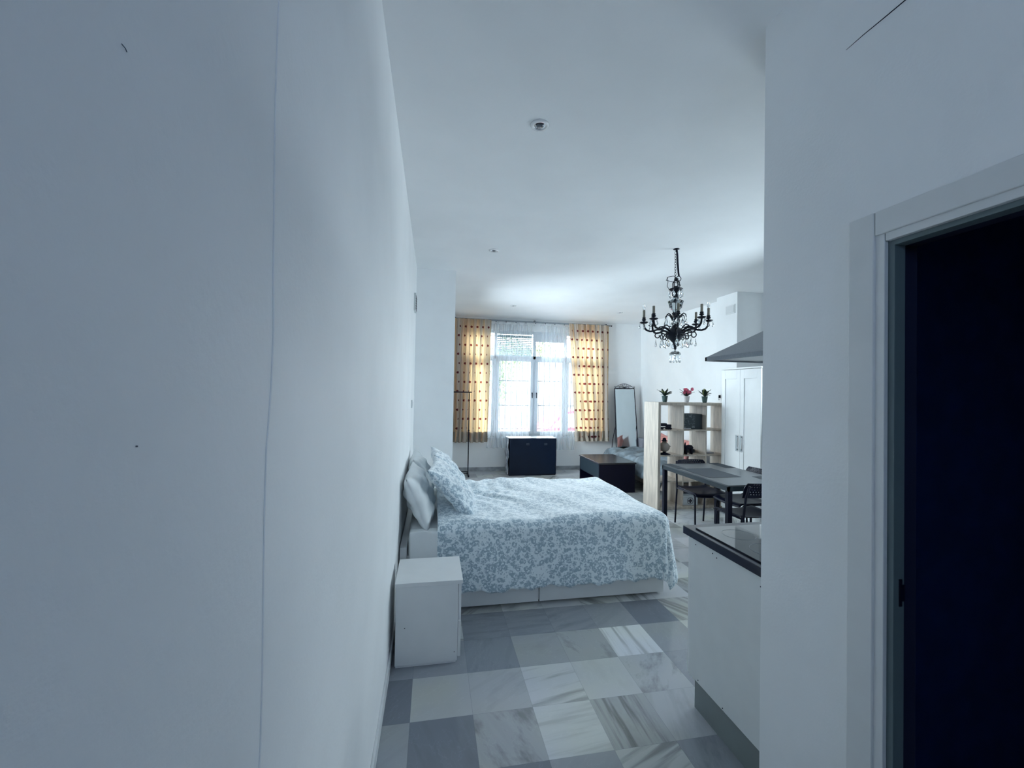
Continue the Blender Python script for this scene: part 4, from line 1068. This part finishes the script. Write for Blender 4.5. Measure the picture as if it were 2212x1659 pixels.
for i in range(NA):
    an = 2*pi*i/NA + .30
    ca, sa = math.cos(an), math.sin(an)
    def Q(r, z, t_=0): return P_(r*ca - t_*sa, r*sa + t_*ca, z)
    am = B()
    pts = [(.055, 2.20), (.085, 2.215), (.13, 2.235), (.17, 2.238), (.205, 2.225), (.24, 2.222), (.275, 2.235), (.295, 2.262), (.30, 2.30)]
    tube(am, [Q(r_, z_) for r_, z_ in pts], [.010, .010, .009, .009, .009, .009, .010, .010, .009], 8)
    # scrolls under the arm
    sc = [Q(.165 + .034*(1-.06*j)*math.cos(a_), 2.175 + .034*(1-.06*j)*math.sin(a_)) for j, a_ in enumerate([pi*.6 - j*.55 for j in range(11)])]
    tube(am, [Q(.09, 2.185), Q(.12, 2.20)] + sc, .0055, 6)
    sc = [Q(.105 + .024*(1-.06*j)*math.cos(a_), 2.150 + .024*(1-.06*j)*math.sin(a_)) for j, a_ in enumerate([pi*.8 - j*.6 for j in range(10)])]
    tube(am, sc, .005, 6)
    tube(am, [Q(.17, 2.24), Q(.15, 2.262), Q(.12, 2.268), Q(.09, 2.255), Q(.08, 2.235)], .006, 6)
    arm = obj('arm', am, iron_m, cl, smooth=True)
    hh_ = .0 if i % 2 else .0
    c = Q(ARM_R, 0)
    obj('drip_pan', lathe(B(), [(.008, 2.300), (.03, 2.304), (.042, 2.314), (.040, 2.318), (.012, 2.316), (.008, 2.326), (.020, 2.334), (.022, 2.342), (.014, 2.350), (.018, 2.358), (.016, 2.364), (.005, 2.365)], c, 18), iron_m, arm, smooth=True)
    obj('candle', lathe(B(), [(.0125, 2.362), (.012, 2.40), (.0125, 2.435), (.011, 2.437)], c, 12), cand_m, arm, smooth=True, label='beige candle sleeve')
    if i in (3, 7):
        obj('bulb', lathe(B(), [(.007, 2.436), (.014, 2.452), (.0155, 2.465), (.011, 2.485), (.004, 2.502), (.0015, 2.506)], c, 14), bulb_m, arm, smooth=True, label='clear candle bulb')
# inner curved branches
for i in range(6):
    an = 2*pi*i/6 + .1; ca, sa = math.cos(an), math.sin(an)
    def Q(r, z): return P_(r*ca, r*sa, z)
    br_ = B(); tube(br_, [Q(.02, 2.30), Q(.035, 2.34), Q(.055, 2.375), Q(.08, 2.39), Q(.10, 2.375), Q(.105, 2.35)], [.007, .007, .0065, .006, .005, .004], 7)
    obj('branch', br_, iron_m, cl, smooth=True)
# crystal drops: one of each kind, then copies
def drop_bm(h=.070, r=.019):
    bm = B(); lathe(bm, [(.001, 0), (r*.30, -.006), (r*.30, -.010), (.002, -.014), (r*.55, -h*.4), (r, -h*.72), (r*.7, -h*.92), (.001, -h)], n=8, sy=.55); return bm
drp = obj('crystal_drop', drop_bm(), crystal_m, cl, local=True)
prism = obj('crystal_prism', lathe(B(), [(.001, 0), (.007, -.004), (.008, -.06), (.006, -.075), (.001, -.082)], n=6), crystal_m, cl, local=True)
spots_d = []
for i in range(7): a = 2*pi*i/7+.2; spots_d.append((.062*math.cos(a), .062*math.sin(a), 2.632, 1.1))
for i in range(6):
    a = 2*pi*i/6+.1; spots_d.append((.105*math.cos(a), .105*math.sin(a), 2.35, 1.15)); spots_d.append((.055*math.cos(a+.5), .055*math.sin(a+.5), 2.33, .9))
for i in range(NA):
    a = 2*pi*i/NA+.30
    for da, rr_, z, s_ in ((-.13, .30, 2.305, .85), (.13, .30, 2.305, .85), (0, .338, 2.312, .9), (0, .185, 2.14, 1.15), (.12, .11, 2.13, 1.1)):
        spots_d.append((rr_*math.cos(a+da), rr_*math.sin(a+da), z, s_))
first = True
for dx, dy, z, s_ in spots_d:
    c = drp if first else drp.copy()
    if not first: COL.objects.link(c)
    first = False
    c.parent = cl; c.location = (dx, dy, z-CZ); c.scale = (s_, s_, s_); c.rotation_euler = (0, 0, math.atan2(dy, dx)+R.uniform(-.4, .4)+pi/2)
first = True
for i in range(10):
    a = 2*pi*i/10; c = prism if first else prism.copy()
    if not first: COL.objects.link(c)
    first = False
    c.parent = cl; c.location = (.048*math.cos(a), .048*math.sin(a), 1.985-CZ)
obj('glass_dish', lathe(B(), [(.012, 2.022), (.030, 2.018), (.050, 2.000), (.056, 1.988), (.052, 1.986), (.03, 2.006), (.012, 2.012)], P_(0, 0, 0), 16, capb=False, capt=False), crystal_m, cl, smooth=True)
obj('finial', lathe(B(), [(.002, 1.935), (.012, 1.945), (.016, 1.96), (.010, 1.975), (.006, 1.985), (.012, 2.02), (.004, 2.03)], P_(0, 0, 0), 14), crystal_m, cl, smooth=True)
